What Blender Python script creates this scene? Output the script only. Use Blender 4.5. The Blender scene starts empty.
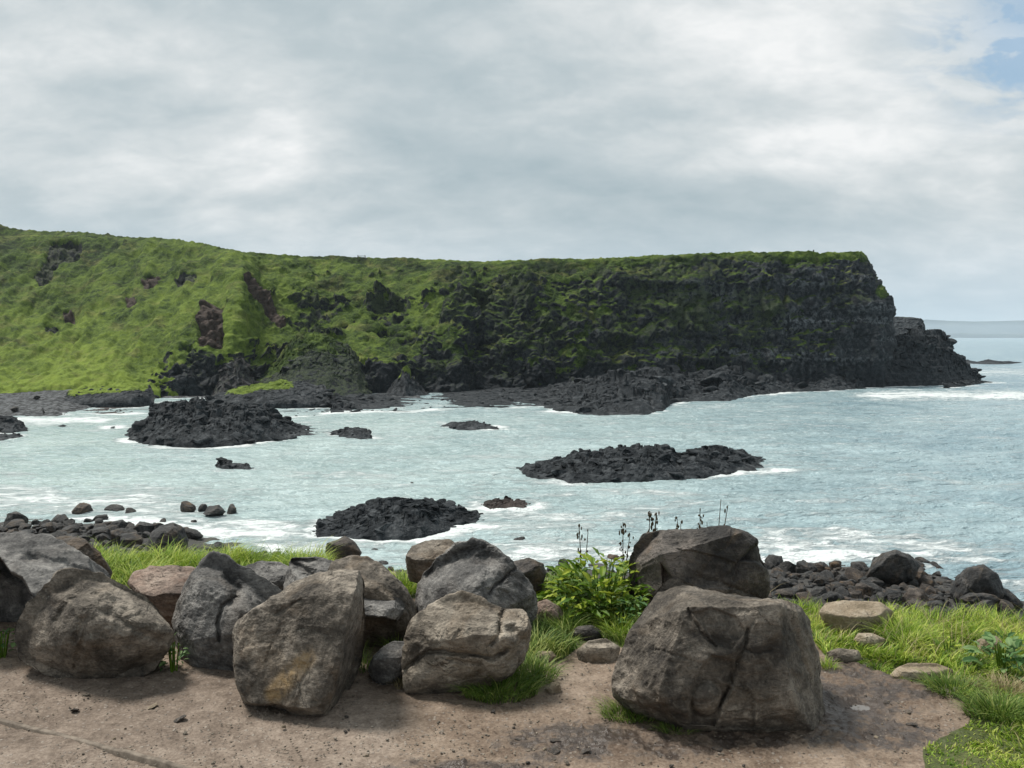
import bpy, bmesh, math, random
import numpy as np
from mathutils import Vector, Matrix

random.seed(7)
RNG = np.random.default_rng(7)
SC = bpy.context.scene
COL = SC.collection

# ------------------------------------------------------------------ camera, sky, sun, exposure
F = 900.0
CAMZ = 10.0
PITCH = math.atan(47.0 / F)
cam_d = bpy.data.cameras.new('camera')
cam_d.sensor_width = 36.0
cam_d.lens = 36.0 * F / 1024.0
cam_d.clip_start = 0.1
cam_d.clip_end = 20000
cam = bpy.data.objects.new('camera', cam_d)
COL.objects.link(cam)
cam.location = (0, 0, CAMZ)
cam.rotation_euler = (math.radians(90) - PITCH, 0, 0)
SC.camera = cam

SUN_EL, SUN_AZ = math.radians(60), math.radians(-60)      # azimuth from +Y, negative = left
sun_dir = Vector((math.sin(SUN_AZ) * math.cos(SUN_EL), math.cos(SUN_AZ) * math.cos(SUN_EL), math.sin(SUN_EL)))
sun_d = bpy.data.lights.new('sun', 'SUN')
sun_d.energy = 4.2
sun_d.angle = math.radians(15)
sun_d.color = (1.0, 0.95, 0.87)
sun = bpy.data.objects.new('sun', sun_d)
COL.objects.link(sun)
sun.rotation_euler = sun_dir.to_track_quat('Z', 'Y').to_euler()

SC.view_settings.view_transform = 'Standard'
SC.view_settings.look = 'None'
SC.view_settings.exposure = 0.16
SC.view_settings.gamma = 1.0
SC.render.film_transparent = False
try:
    SC.cycles.use_denoising = True
    SC.cycles.denoiser = 'OPENIMAGEDENOISE'
    SC.cycles.max_bounces = 6
    SC.cycles.transparent_max_bounces = 6
    SC.cycles.volume_bounces = 1
    SC.cycles.caustics_reflective = False
    SC.cycles.caustics_refractive = False
except Exception:
    pass


class NT:
    """small node-tree writer"""
    def __init__(self, tree):
        self.t = tree
        self.n = tree.nodes
        self.l = tree.links

    def add(self, typ, **kw):
        nd = self.n.new(typ)
        for k, v in kw.items():
            setattr(nd, k, v)
        return nd

    def link(self, a, b):
        self.l.new(a, b)

    def val(self, sock, v):
        if isinstance(v, bpy.types.NodeSocket):
            self.l.new(v, sock)
        else:
            sock.default_value = v

    def math(self, op, a, b=0.0, c=0.0, clamp=False):
        nd = self.add('ShaderNodeMath', operation=op, use_clamp=clamp)
        self.val(nd.inputs[0], a)
        self.val(nd.inputs[1], b)
        self.val(nd.inputs[2], c)
        return nd.outputs[0]

    def vmath(self, op, a, b=(0, 0, 0)):
        nd = self.add('ShaderNodeVectorMath', operation=op)
        self.val(nd.inputs[0], a)
        self.val(nd.inputs[1], b)
        return nd.outputs['Value'] if op == 'DOT_PRODUCT' else nd.outputs[0]

    def mix(self, f, a, b, blend='MIX'):
        nd = self.add('ShaderNodeMix', data_type='RGBA', blend_type=blend)
        self.val(nd.inputs[0], f)
        self.val(nd.inputs[6], a if isinstance(a, bpy.types.NodeSocket) else (*a[:3], 1))
        self.val(nd.inputs[7], b if isinstance(b, bpy.types.NodeSocket) else (*b[:3], 1))
        return nd.outputs[2]

    def noise(self, vec, scale, detail=5.0, rough=0.55, dist=0.0):
        nd = self.add('ShaderNodeTexNoise')
        if vec is not None:
            self.link(vec, nd.inputs['Vector'])
        nd.inputs['Scale'].default_value = scale
        nd.inputs['Detail'].default_value = detail
        nd.inputs['Roughness'].default_value = rough
        nd.inputs['Distortion'].default_value = dist
        return nd.outputs[0]

    def voro(self, vec, scale, feature='F1', rnd=1.0, out=0):
        nd = self.add('ShaderNodeTexVoronoi', feature=feature)
        if vec is not None:
            self.link(vec, nd.inputs['Vector'])
        nd.inputs['Scale'].default_value = scale
        nd.inputs['Randomness'].default_value = rnd
        return nd.outputs[out]

    def ramp(self, fac, stops):
        nd = self.add('ShaderNodeValToRGB')
        self.val(nd.inputs[0], fac)
        el = nd.color_ramp.elements
        while len(el) > 1:
            el.remove(el[-1])
        el[0].position = stops[0][0]
        el[0].color = self._c(stops[0][1])
        for p, c in stops[1:]:
            e = el.new(p)
            e.color = self._c(c)
        return nd.outputs[0]

    @staticmethod
    def _c(c):
        return (c, c, c, 1) if isinstance(c, (int, float)) else (*c[:3], 1)

    def sstep(self, x, a, b):
        nd = self.add('ShaderNodeMapRange', interpolation_type='SMOOTHSTEP')
        self.val(nd.inputs[0], x)
        nd.inputs[1].default_value = a
        nd.inputs[2].default_value = b
        nd.inputs[3].default_value = 0
        nd.inputs[4].default_value = 1
        return nd.outputs[0]

    def attr(self, name):
        nd = self.add('ShaderNodeAttribute', attribute_name=name)
        return nd.outputs['Fac']

    def bump(self, h, strength, dist, normal=None):
        nd = self.add('ShaderNodeBump')
        nd.inputs['Strength'].default_value = strength
        nd.inputs['Distance'].default_value = dist
        self.val(nd.inputs['Height'], h)
        if normal is not None:
            self.link(normal, nd.inputs['Normal'])
        return nd.outputs[0]


def px_dir(px, py):
    a = PITCH
    r = (np.asarray(px, float) - 512.0) / F
    u = (384.0 - np.asarray(py, float)) / F
    r, u = np.broadcast_arrays(r, u)
    return np.stack([r, math.cos(a) + math.sin(a) * u, -math.sin(a) + math.cos(a) * u], -1)


def P(px, py, dist):
    d = px_dir(px, py)
    return d * (np.asarray(dist, float) / d[..., 1])[..., None] + np.array([0, 0, CAMZ])


def on_z(px, py, z):
    d = px_dir(px, py)
    return d * ((np.asarray(z, float) - CAMZ) / d[..., 2])[..., None] + np.array([0, 0, CAMZ])


def to_px(p):
    q = np.asarray(p, float) - np.array([0, 0, CAMZ])
    a = PITCH
    dep = q[..., 1] * math.cos(a) - q[..., 2] * math.sin(a)
    up = q[..., 1] * math.sin(a) + q[..., 2] * math.cos(a)
    return 512 + F * q[..., 0] / dep, 384 - F * up / dep


# ---- world
W = bpy.data.worlds.new('World')
SC.world = W
W.use_nodes = True
n = NT(W.node_tree)
n.n.clear()
w_out = n.add('ShaderNodeOutputWorld')
w_bg = n.add('ShaderNodeBackground')
w_bg.inputs['Strength'].default_value = 0.092
n.link(w_bg.outputs[0], w_out.inputs[0])
sky = n.add('ShaderNodeTexSky', sky_type='NISHITA')
sky.sun_disc = False
sky.sun_elevation = SUN_EL
sky.sun_rotation = SUN_AZ
sky.air_density = 1.0
sky.dust_density = 1.0
tc = n.add('ShaderNodeTexCoord')
DIRV = tc.outputs['Generated']
sep = n.add('ShaderNodeSeparateXYZ')
n.link(DIRV, sep.inputs[0])
zc = n.math('MAXIMUM', sep.outputs[2], 0.0)
den = n.math('ADD', zc, 0.42)
comb = n.add('ShaderNodeCombineXYZ')
n.link(n.math('DIVIDE', sep.outputs[0], den), comb.inputs[0])
n.link(n.math('DIVIDE', sep.outputs[1], den), comb.inputs[1])
cl = comb.outputs[0]
mp = n.add('ShaderNodeMapping')
mp.inputs['Rotation'].default_value = (0, 0, math.radians(24))
mp.inputs['Scale'].default_value = (2.0, 2.9, 1.0)
mp.inputs['Location'].default_value = (3.1, 1.7, 0.0)
n.link(cl, mp.inputs[0])
clr = mp.outputs[0]
big = n.noise(clr, 0.55, 3.0, 0.5, 0.2)
med = n.noise(clr, 1.5, 9.0, 0.58, 0.25)
fin = n.noise(clr, 4.2, 8.0, 0.62, 0.3)
shf = n.vmath('ADD', clr, (-0.10, 0.20, 0.0))
lmp = n.noise(clr, 0.9, 7.0, 0.55, 0.3)
lump = n.math('SUBTRACT', lmp, n.noise(shf, 0.9, 7.0, 0.55, 0.3))
dens = n.math('ADD', n.math('MULTIPLY', big, 0.55), n.math('ADD', n.math('MULTIPLY', med, 0.5), n.math('MULTIPLY', fin, 0.30)))


def blob(px, py, wpx, wamp, squash=1.0):
    d = px_dir(px, py)
    d = d / np.linalg.norm(d)
    v = n.vmath('SUBTRACT', DIRV, tuple(float(x) for x in d))
    if squash != 1.0:
        v = n.vmath('MULTIPLY', v, (1.0 / squash, 1.0, 1.0))
    ln = n.add('ShaderNodeVectorMath', operation='LENGTH')
    n.link(v, ln.inputs[0])
    r = n.math('DIVIDE', ln.outputs['Value'], wpx / F)
    g = n.math('POWER', 2.718, n.math('MULTIPLY', n.math('MULTIPLY', r, r), -1.0))
    return n.math('MULTIPLY', g, wamp)


adds = dens
for args in [(275, 138, 36, 0.17, 1.2), (610, 55, 50, 0.10, 2.2), (350, 40, 90, -0.05, 3.0), (60, 30, 120, 0.09, 2.0),
             (840, 150, 32, 0.13, 5.0), (330, 190, 40, 0.05, 2.0), (600, 195, 45, -0.07, 6.0), (760, 200, 45, -0.07, 3.2), (420, 165, 40, -0.06, 3.0),
             (130, 130, 60, -0.06, 2.0), (820, 40, 70, 0.10, 2.0)]:
    adds = n.math('ADD', adds, n.math('MULTIPLY', blob(*args), n.math('MULTIPLY_ADD', med, 1.6, 0.2)))
cloud = n.ramp(n.math('ADD', n.math('SUBTRACT', adds, 0.070), n.math('MULTIPLY', lump, 0.42)), [(0.40, (3.9, 4.75, 5.15)), (0.55, (5.0, 5.7, 6.0)), (0.68, (6.5, 6.95, 7.1)), (0.84, (8.9, 9.0, 9.0))])
low = n.sstep(sep.outputs[2], 0.15, 0.0)
cloud = n.mix(n.math('MULTIPLY', low, 0.7), cloud, (5.3, 6.5, 7.4))
hole = n.math('ADD', blob(1003, 34, 40, 1.0, 1.5), blob(1015, 85, 30, 0.4, 1.4))
hole = n.math('MULTIPLY', hole, n.sstep(fin, 0.62, 0.40))
hole = n.math('MAXIMUM', hole, n.math('MULTIPLY', blob(1040, 0, 45, 1.0, 1.2), 0.7))
blue = n.mix(0.55, sky.outputs[0], (3.2, 5.6, 8.0))
skycol = n.mix(n.math('MINIMUM', hole, 0.75), cloud, blue)
n.link(skycol, w_bg.inputs['Color'])


# ------------------------------------------------------------------ numpy noise
_perm = np.random.default_rng(11).permutation(256).astype(np.int64)
_perm = np.concatenate([_perm, _perm, _perm])
_g = np.random.default_rng(5).normal(size=(256, 3))
_g /= np.linalg.norm(_g, axis=1)[:, None]


def pnoise(p):
    i = np.floor(p).astype(np.int64)
    f = p - i
    i &= 255
    u = f * f * f * (f * (f * 6 - 15) + 10)
    r = 0
    for dx in (0, 1):
        wx = u[:, 0] if dx else 1 - u[:, 0]
        for dy in (0, 1):
            wy = u[:, 1] if dy else 1 - u[:, 1]
            for dz in (0, 1):
                wz = u[:, 2] if dz else 1 - u[:, 2]
                h = _perm[_perm[_perm[(i[:, 0] + dx) & 255] + ((i[:, 1] + dy) & 255)] + ((i[:, 2] + dz) & 255)]
                g = _g[h]
                r = r + wx * wy * wz * (g[:, 0] * (f[:, 0] - dx) + g[:, 1] * (f[:, 1] - dy) + g[:, 2] * (f[:, 2] - dz))
    return r * 1.6


def fbm(p, oct=5, gain=0.5, lac=2.03, ridged=False):
    a, s, r = 1.0, 0.0, 0
    q = np.array(p, float)
    for k in range(oct):
        v = pnoise(q + 17.3 * k)
        if ridged:
            v = 1 - 2 * np.abs(v)
        r = r + a * v
        s += a
        a *= gain
        q = q * lac
    return r / s


def worley(p, jit=0.9):
    """F1, F2, id value of the nearest cell"""
    i = np.floor(p).astype(np.int64)
    f1 = np.full(len(p), 9.0)
    f2 = np.full(len(p), 9.0)
    idv = np.zeros(len(p))
    for dx in (-1, 0, 1):
        for dy in (-1, 0, 1):
            for dz in (-1, 0, 1):
                c = i + np.array([dx, dy, dz])
                cc = c & 255
                h = _perm[_perm[_perm[cc[:, 0]] + cc[:, 1]] + cc[:, 2]]
                o = 0.5 + jit * 0.5 * _g[h]
                d = np.linalg.norm(c + o - p, axis=1)
                lt = d < f1
                f2 = np.where(lt, f1, np.minimum(f2, d))
                f1 = np.where(lt, d, f1)
                idv = np.where(lt, h / 255.0, idv)
    return f1, f2, idv


def sst(x, a, b):
    t = np.clip((x - a) / (b - a), 0, 1)
    return t * t * (3 - 2 * t)


def gblur(a, s, axis):
    if s <= 0:
        return a
    r = int(3 * s) + 1
    k = np.exp(-0.5 * (np.arange(-r, r + 1) / s) ** 2)
    k /= k.sum()
    pad = [(0, 0)] * a.ndim
    pad[axis] = (r, r)
    b = np.pad(a, pad, mode='edge')
    return np.apply_along_axis(lambda m: np.convolve(m, k, 'valid'), axis, b)


def poly_dist(u, v, line):
    d = np.full(len(u), 1e9)
    for (x0, y0), (x1, y1) in zip(line[:-1], line[1:]):
        dx, dy = x1 - x0, y1 - y0
        L = dx * dx + dy * dy + 1e-9
        t = np.clip(((u - x0) * dx + (v - y0) * dy) / L, 0, 1)
        d = np.minimum(d, np.hypot(u - x0 - t * dx, v - y0 - t * dy))
    return d


def poly_side(u, v, line, ref):
    """signed distance to a polyline, positive on the side of the point ref"""
    uu = np.append(u, ref[0])
    vv = np.append(v, ref[1])
    best = np.full(len(uu), 1e9)
    sg = np.ones(len(uu))
    m = len(line) - 1
    for k, ((x0, y0), (x1, y1)) in enumerate(zip(line[:-1], line[1:])):
        dx, dy = x1 - x0, y1 - y0
        L = dx * dx + dy * dy + 1e-9
        t = ((uu - x0) * dx + (vv - y0) * dy) / L
        tc_ = np.clip(t, 0, 1)
        d = np.hypot(uu - x0 - tc_ * dx, vv - y0 - tc_ * dy)
        cr = (dx * (vv - y0) - dy * (uu - x0)) / math.sqrt(L)
        # beyond an end of the whole line use the distance to the extended line
        if k == 0:
            d = np.where(t < 0, np.abs(cr), d)
        if k == m - 1:
            d = np.where(t > 1, np.abs(cr), d)
        lt = d < best
        best = np.where(lt, d, best)
        sg = np.where(lt, np.sign(cr), sg)
    sd = best * sg
    return sd[:-1] * np.sign(sd[-1])


def in_poly(u, v, poly):
    r = np.zeros(len(u), bool)
    m = len(poly)
    for k in range(m):
        x0, y0 = poly[k]
        x1, y1 = poly[(k + 1) % m]
        if y0 == y1:
            continue
        c = ((y0 > v) != (y1 > v)) & (u < (x1 - x0) * (v - y0) / (y1 - y0) + x0)
        r ^= c
    return r


# ------------------------------------------------------------------ object helpers
def tag(o, label=None, cat=None, group=None, kind=None):
    if label:
        o['label'] = label
    if cat:
        o['category'] = cat
    if group:
        o['group'] = group
    if kind:
        o['kind'] = kind
    return o


def mesh_from(name, v, faces, mat=None, smooth=True, attrs=None):
    """v (N,3); faces: list of int arrays (M,3)/(M,4)"""
    me = bpy.data.meshes.new(name)
    v = np.ascontiguousarray(v, np.float32)
    me.vertices.add(len(v))
    me.vertices.foreach_set('co', v.ravel())
    if not isinstance(faces, (list, tuple)):
        faces = [faces]
    loops = np.concatenate([f.ravel() for f in faces]).astype(np.int32)
    sizes = np.concatenate([np.full(len(f), f.shape[1]) for f in faces]).astype(np.int32)
    starts = np.concatenate([[0], np.cumsum(sizes)[:-1]]).astype(np.int32)
    me.loops.add(len(loops))
    me.loops.foreach_set('vertex_index', loops)
    me.polygons.add(len(sizes))
    me.polygons.foreach_set('loop_start', starts)
    me.polygons.foreach_set('loop_total', sizes)
    me.polygons.foreach_set('use_smooth', np.full(len(sizes), smooth, bool))
    me.update(calc_edges=True)
    me.validate()
    if attrs:
        for k, a in attrs.items():
            at = me.attributes.new(k, 'FLOAT', 'POINT')
            at.data.foreach_set('value', np.ascontiguousarray(a, np.float32))
    if mat:
        me.materials.append(mat)
    return me


def obj(name, v, faces, mat=None, origin=(0, 0, 0), parent=None, smooth=True, attrs=None):
    o = np.array(origin, float)
    me = mesh_from(name, np.asarray(v) - o, faces, mat, smooth, attrs)
    ob = bpy.data.objects.new(name, me)
    COL.objects.link(ob)
    ob.location = tuple(o)
    if parent:
        ob.parent = parent
    return ob


def empty(name, loc):
    e = bpy.data.objects.new(name, None)
    COL.objects.link(e)
    e.location = tuple(loc)
    return e


def grid_faces(nr, nc):
    a = np.arange(nr * nc).reshape(nr, nc)
    return np.stack([a[:-1, :-1], a[:-1, 1:], a[1:, 1:], a[1:, :-1]], -1).reshape(-1, 4)


_ico = {}


def ico(s):
    if s not in _ico:
        bm = bmesh.new()
        bmesh.ops.create_icosphere(bm, subdivisions=s, radius=1)
        bm.verts.ensure_lookup_table()
        v = np.array([x.co[:] for x in bm.verts])
        f = np.array([[q.index for q in x.verts] for x in bm.faces])
        bm.free()
        _ico[s] = (v / np.linalg.norm(v, axis=1)[:, None], f)
    return _ico[s]


# ------------------------------------------------------------------ materials
def new_mat(name):
    m = bpy.data.materials.new(name)
    m.use_nodes = True
    t = NT(m.node_tree)
    b = m.node_tree.nodes['Principled BSDF']
    return m, t, b


def rock_mat(name, dark, mid, light, rough=0.85, lichen=0.35, warm=(0.20, 0.13, 0.07), warm_amt=0.25, bump=0.62, sc=1.0):
    m, t, b = new_mat(name)
    c = t.add('ShaderNodeTexCoord').outputs['Object']
    oi = t.add('ShaderNodeObjectInfo')
    off = t.add('ShaderNodeCombineXYZ')
    for k in range(3):
        t.link(t.math('MULTIPLY', oi.outputs['Random'], 31.0 + 7 * k), off.inputs[k])
    c = t.vmath('ADD', c, off.outputs[0])
    n1 = t.noise(c, 3.0 * sc, 6, 0.6, 0.6)
    n2 = t.noise(c, 14 * sc, 6, 0.65)
    n3 = t.noise(c, 70 * sc, 4, 0.7)
    f = t.math('ADD', t.math('MULTIPLY', n1, 0.62), t.math('ADD', t.math('MULTIPLY', n2, 0.32), t.math('MULTIPLY', n3, 0.21)))
    col = t.ramp(f, [(0.47, dark), (0.575, mid), (0.69, light)])
    nw = t.noise(c, 2.1 * sc, 5, 0.6, 1.0)
    col = t.mix(t.math('MULTIPLY', t.sstep(nw, 0.5, 0.68), warm_amt), col, warm)
    nl = t.noise(c, 26 * sc, 5, 0.7)
    nl2 = t.noise(c, 4 * sc, 3, 0.6)
    lf = t.math('MULTIPLY', t.sstep(nl, 0.60, 0.68), t.sstep(nl2, 0.48, 0.62))
    col = t.mix(t.math('MULTIPLY', lf, lichen), col, (0.36, 0.35, 0.30))
    st2 = t.add('ShaderNodeMapping')
    st2.inputs['Scale'].default_value = (1.0, 1.0, 3.2)
    st2.inputs['Rotation'].default_value = (0.5, 0.6, 0.3)
    t.link(c, st2.inputs[0])
    n4 = t.noise(st2.outputs[0], 11 * sc, 6, 0.7, 0.8)
    col = t.mix(t.math('MULTIPLY', t.sstep(n4, 0.52, 0.40), 0.4), col, dark)
    ck = t.noise(c, 3.4 * sc, 6, 0.6, 0.9)
    ck = t.sstep(t.math('ABSOLUTE', t.math('SUBTRACT', ck, 0.52)), 0.009, 0.0)
    ck = t.math('MULTIPLY', ck, t.sstep(n1, 0.50, 0.60))
    col = t.mix(t.math('MULTIPLY', ck, 0.7), col, tuple(x * 0.3 for x in dark))
    pits = t.sstep(t.noise(c, 95 * sc, 3, 0.6), 0.42, 0.30)
    col = t.mix(t.math('MULTIPLY', pits, 0.38), col, tuple(x * 0.35 for x in dark))
    st = t.attr('stain')
    col = t.mix(t.math('MULTIPLY', st, t.sstep(n2, 0.3, 0.6)), col, (0.30, 0.20, 0.09))
    t.link(col, b.inputs['Base Color'])
    b.inputs['Roughness'].default_value = rough
    b.inputs['Specular IOR Level'].default_value = 0.35
    h = t.math('ADD', t.math('MULTIPLY', n2, 0.7), t.math('MULTIPLY', n3, 0.45))
    h = t.math('ADD', h, t.math('MULTIPLY', n4, 0.6))
    h = t.math('SUBTRACT', h, t.math('MULTIPLY', pits, 0.15))
    h = t.math('SUBTRACT', h, t.math('MULTIPLY', ck, 0.5))
    t.link(t.bump(h, bump, 0.045 / sc), b.inputs['Normal'])
    return m


M = {}
M['boulder'] = rock_mat('boulder_basalt', (0.036, 0.031, 0.026), (0.128, 0.110, 0.090), (0.31, 0.270, 0.222))
M['boulder_grey'] = rock_mat('boulder_grey', (0.042, 0.041, 0.041), (0.130, 0.126, 0.121), (0.30, 0.288, 0.27), warm_amt=0.1)
M['boulder_pale'] = rock_mat('boulder_pale', (0.065, 0.055, 0.044), (0.20, 0.172, 0.138), (0.40, 0.35, 0.285))
M['boulder_dark'] = rock_mat('boulder_dark', (0.028, 0.026, 0.025), (0.085, 0.076, 0.068), (0.19, 0.165, 0.145), warm_amt=0.4)
M['boulder_red'] = rock_mat('boulder_red', (0.095, 0.072, 0.060), (0.25, 0.19, 0.155), (0.40, 0.32, 0.265), warm=(0.22, 0.12, 0.08), warm_amt=0.5)
M['stone_tan'] = rock_mat('stone_tan', (0.19, 0.15, 0.10), (0.31, 0.25, 0.18), (0.43, 0.37, 0.29), warm_amt=0.2)
M['shore'] = rock_mat('shore_basalt', (0.012, 0.013, 0.014), (0.036, 0.036, 0.036), (0.105, 0.100, 0.095), rough=0.6, warm_amt=0.3, lichen=0.5, bump=0.8, sc=0.45)
M['shore_brown'] = rock_mat('shore_basalt_brown', (0.022, 0.018, 0.016), (0.060, 0.050, 0.043), (0.15, 0.125, 0.105), rough=0.65, warm_amt=0.6, bump=0.8, sc=0.45)


def crag_mat(name, grass=True):
    """dark sea rock; attribute grass (0..1) = turf cover, soil = bare brown earth, pale = weathered grey faces"""
    m, t, b = new_mat(name)
    c = t.add('ShaderNodeTexCoord').outputs['Object']
    n1 = t.noise(c, 0.22, 6, 0.62, 0.5)
    n2 = t.noise(c, 1.3, 6, 0.65)
    n3 = t.noise(c, 5.0, 3, 0.7)
    f = t.math('ADD', t.math('MULTIPLY', n1, 0.4), t.math('ADD', t.math('MULTIPLY', n2, 0.35), t.math('MULTIPLY', n3, 0.35)))
    rock = t.ramp(f, [(0.49, (0.004, 0.007, 0.010)), (0.58, (0.012, 0.0165, 0.021)), (0.70, (0.070, 0.074, 0.078))])
    rock = t.mix(t.math('MULTIPLY', t.attr('pale'), t.sstep(n2, 0.42, 0.62)), rock, (0.130, 0.142, 0.152))
    ms = t.math('ADD', t.attr('moss'), t.math('MULTIPLY', t.math('SUBTRACT', n2, 0.5), 1.6))
    rock = t.mix(t.math('MULTIPLY', t.sstep(ms, 0.42, 0.66), 0.85), rock, t.ramp(n3, [(0.35, (0.012, 0.025, 0.011)), (0.65, (0.050, 0.066, 0.024))]))
    rock = t.mix(t.attr('soil'), rock, t.ramp(n2, [(0.35, (0.026, 0.019, 0.016)), (0.65, (0.082, 0.058, 0.047))]))
    g1 = t.noise(c, 0.09, 5, 0.6, 0.6)
    g2 = t.noise(c, 0.55, 6, 0.68, 0.4)
    g3 = t.noise(c, 3.0, 4, 0.75)
    gf = t.math('ADD', t.math('MULTIPLY', g1, 0.5), t.math('ADD', t.math('MULTIPLY', g2, 0.5), t.math('MULTIPLY', g3, 0.40)))
    gf = t.math('ADD', gf, t.math('MULTIPLY', t.attr('lush'), 0.20))
    gr = t.ramp(gf, [(0.55, (0.012, 0.023, 0.008)), (0.65, (0.048, 0.078, 0.016)), (0.76, (0.108, 0.155, 0.026)), (0.93, (0.19, 0.255, 0.040))])  # besides turf variation, the dark greens paint in shade between hummocks
    ye = t.noise(c, 0.2, 5, 0.65, 0.8)
    gr = t.mix(t.math('MULTIPLY', t.sstep(ye, 0.50, 0.68), 0.40), gr, t.ramp(g2, [(0.4, (0.055, 0.055, 0.022)), (0.62, (0.215, 0.190, 0.080))]))
    ga = t.math('ADD', t.attr('grass'), t.math('MULTIPLY', t.math('SUBTRACT', n2, 0.5), 0.7))
    ga = t.sstep(ga, 0.42, 0.58)
    col = t.mix(ga, rock, gr)
    t.link(col, b.inputs['Base Color'])
    t.link(t.math('MULTIPLY_ADD', ga, 0.12, 0.80), b.inputs['Roughness'])
    t.link(t.math('MULTIPLY_ADD', ga, -0.10, 0.25), b.inputs['Specular IOR Level'])
    h = t.math('ADD', n2, t.math('MULTIPLY', n3, 0.5))
    h = t.math('ADD', h, t.math('MULTIPLY', g3, 0.6))
    t.link(t.bump(h, 0.7, 0.5), b.inputs['Normal'])
    return m


M['crag'] = crag_mat('cliff_turf_and_basalt')


def grass_mat(name, c0, c1, c2, trans=0.28):
    m, t, b = new_mat(name)
    tint = t.attr('tint')
    hgt = t.attr('along')
    col = t.ramp(tint, [(0.0, c0), (0.5, c1), (1.0, c2)])
    t.link(col, b.inputs['Base Color'])
    b.inputs['Roughness'].default_value = 0.55
    b.inputs['Specular IOR Level'].default_value = 0.3
    tr = t.add('ShaderNodeBsdfTranslucent')
    t.link(col, tr.inputs[0])
    mx = t.add('ShaderNodeMixShader')
    mx.inputs[0].default_value = trans
    t.link(b.outputs[0], mx.inputs[1])
    t.link(tr.outputs[0], mx.inputs[2])
    t.link(mx.outputs[0], t.n['Material Output'].inputs[0])
    return m


M['grass'] = grass_mat('grass_blades', (0.055, 0.125, 0.012), (0.235, 0.355, 0.030), (0.50, 0.54, 0.12))
M['grass_deep'] = grass_mat('grass_blades_deep', (0.040, 0.095, 0.016), (0.125, 0.21, 0.03), (0.36, 0.40, 0.12))
M['grass_dry'] = grass_mat('grass_dry', (0.20, 0.17, 0.09), (0.34, 0.28, 0.15), (0.45, 0.38, 0.22))
M['leaf'] = grass_mat('broad_leaves', (0.040, 0.10, 0.012), (0.13, 0.225, 0.018), (0.32, 0.38, 0.04), 0.3)
M['leaf_cool'] = grass_mat('cool_leaves', (0.04, 0.11, 0.03), (0.09, 0.19, 0.06), (0.20, 0.31, 0.12), 0.35)
M['stalk'] = grass_mat('brown_stalks', (0.035, 0.026, 0.018), (0.075, 0.055, 0.03), (0.12, 0.10, 0.045), 0.1)

# sea
m, t, b = new_mat('sea_water')
c = t.add('ShaderNodeTexCoord').outputs['Object']
geo_n = t.noise(c, 0.02, 5, 0.6, 0.8)
patch = t.noise(c, 0.10, 5, 0.6, 0.6)
milk = t.attr('milk')
deep = t.mix(t.sstep(patch, 0.35, 0.65), (0.165, 0.265, 0.325), (0.255, 0.365, 0.415))
milky = t.mix(t.sstep(patch, 0.35, 0.65), (0.385, 0.500, 0.505), (0.48, 0.595, 0.595))
milk = t.math('ADD', milk, t.math('MULTIPLY', t.math('SUBTRACT', geo_n, 0.5), 0.9), clamp=True)
wcol = t.mix(milk, deep, milky)
mps = t.add('ShaderNodeMapping')
mps.inputs['Scale'].default_value = (0.6, 1.3, 1.0)
t.link(c, mps.inputs[0])
cs = mps.outputs[0]
fo = t.attr('foam')
fn = t.noise(cs, 0.9, 7, 0.68, 1.2)
fn2 = t.noise(cs, 0.16, 5, 0.6, 1.0)
lace = t.math('SUBTRACT', 1.0, t.math('ABSOLUTE', t.math('MULTIPLY', t.math('SUBTRACT', t.noise(cs, 0.55, 5, 0.6, 1.5), 0.5), 5.0)))
fm = t.math('ADD', fo, t.math('MULTIPLY', t.math('SUBTRACT', fn, 0.5), 1.5))
fm = t.math('ADD', fm, t.math('MULTIPLY', t.math('SUBTRACT', fn2, 0.5), 1.3))
fm = t.math('ADD', fm, t.math('MULTIPLY', t.math('MULTIPLY', t.math('MAXIMUM', lace, 0.0), fo), 0.35))
fm = t.sstep(fm, 0.46, 0.95)
fm = t.math('MULTIPLY', fm, 0.85)
col = t.mix(fm, wcol, (0.76, 0.80, 0.80))
t.link(col, b.inputs['Base Color'])
t.link(t.math('MULTIPLY_ADD', fm, 0.6, 0.18), b.inputs['Roughness'])
b.inputs['IOR'].default_value = 1.33
w1 = t.noise(cs, 0.5, 5, 0.6, 0.5)
w2 = t.noise(cs, 1.9, 4, 0.6, 0.5)
hh = t.math('ADD', t.math('MULTIPLY', w1, 0.8), t.math('MULTIPLY', w2, 0.22))
hh = t.math('ADD', hh, t.math('MULTIPLY', fm, 0.12))
t.link(t.bump(hh, 1.0, 1.7), b.inputs['Normal'])
M['sea'] = m

# foreground ground
m, t, b = new_mat('path_dirt_and_shore')
c = t.add('ShaderNodeTexCoord').outputs['Object']
d1 = t.noise(c, 1.1, 6, 0.6, 0.5)
d2 = t.noise(c, 9, 6, 0.65)
d3 = t.noise(c, 60, 4, 0.7)
f = t.math('ADD', t.math('MULTIPLY', d1, 0.4), t.math('ADD', t.math('MULTIPLY', d2, 0.35), t.math('MULTIPLY', d3, 0.35)))
dirt = t.ramp(f, [(0.44, (0.085, 0.058, 0.041)), (0.55, (0.185, 0.140, 0.104)), (0.68, (0.32, 0.255, 0.20))])
greyer = t.ramp(f, [(0.44, (0.085, 0.064, 0.049)), (0.55, (0.175, 0.137, 0.108)), (0.68, (0.31, 0.255, 0.208))])
dirt = t.mix(t.sstep(t.math('ADD', t.attr('gravel'), t.math('MULTIPLY', t.math('SUBTRACT', d1, 0.5), 0.8)), 0.3, 0.7), dirt, greyer)
vcell = t.voro(c, 42, 'F1', 1.0, 1)
vd = t.voro(c, 42, 'F1', 1.0, 0)
sepc = t.add('ShaderNodeSeparateColor')
t.link(vcell, sepc.inputs[0])
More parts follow.
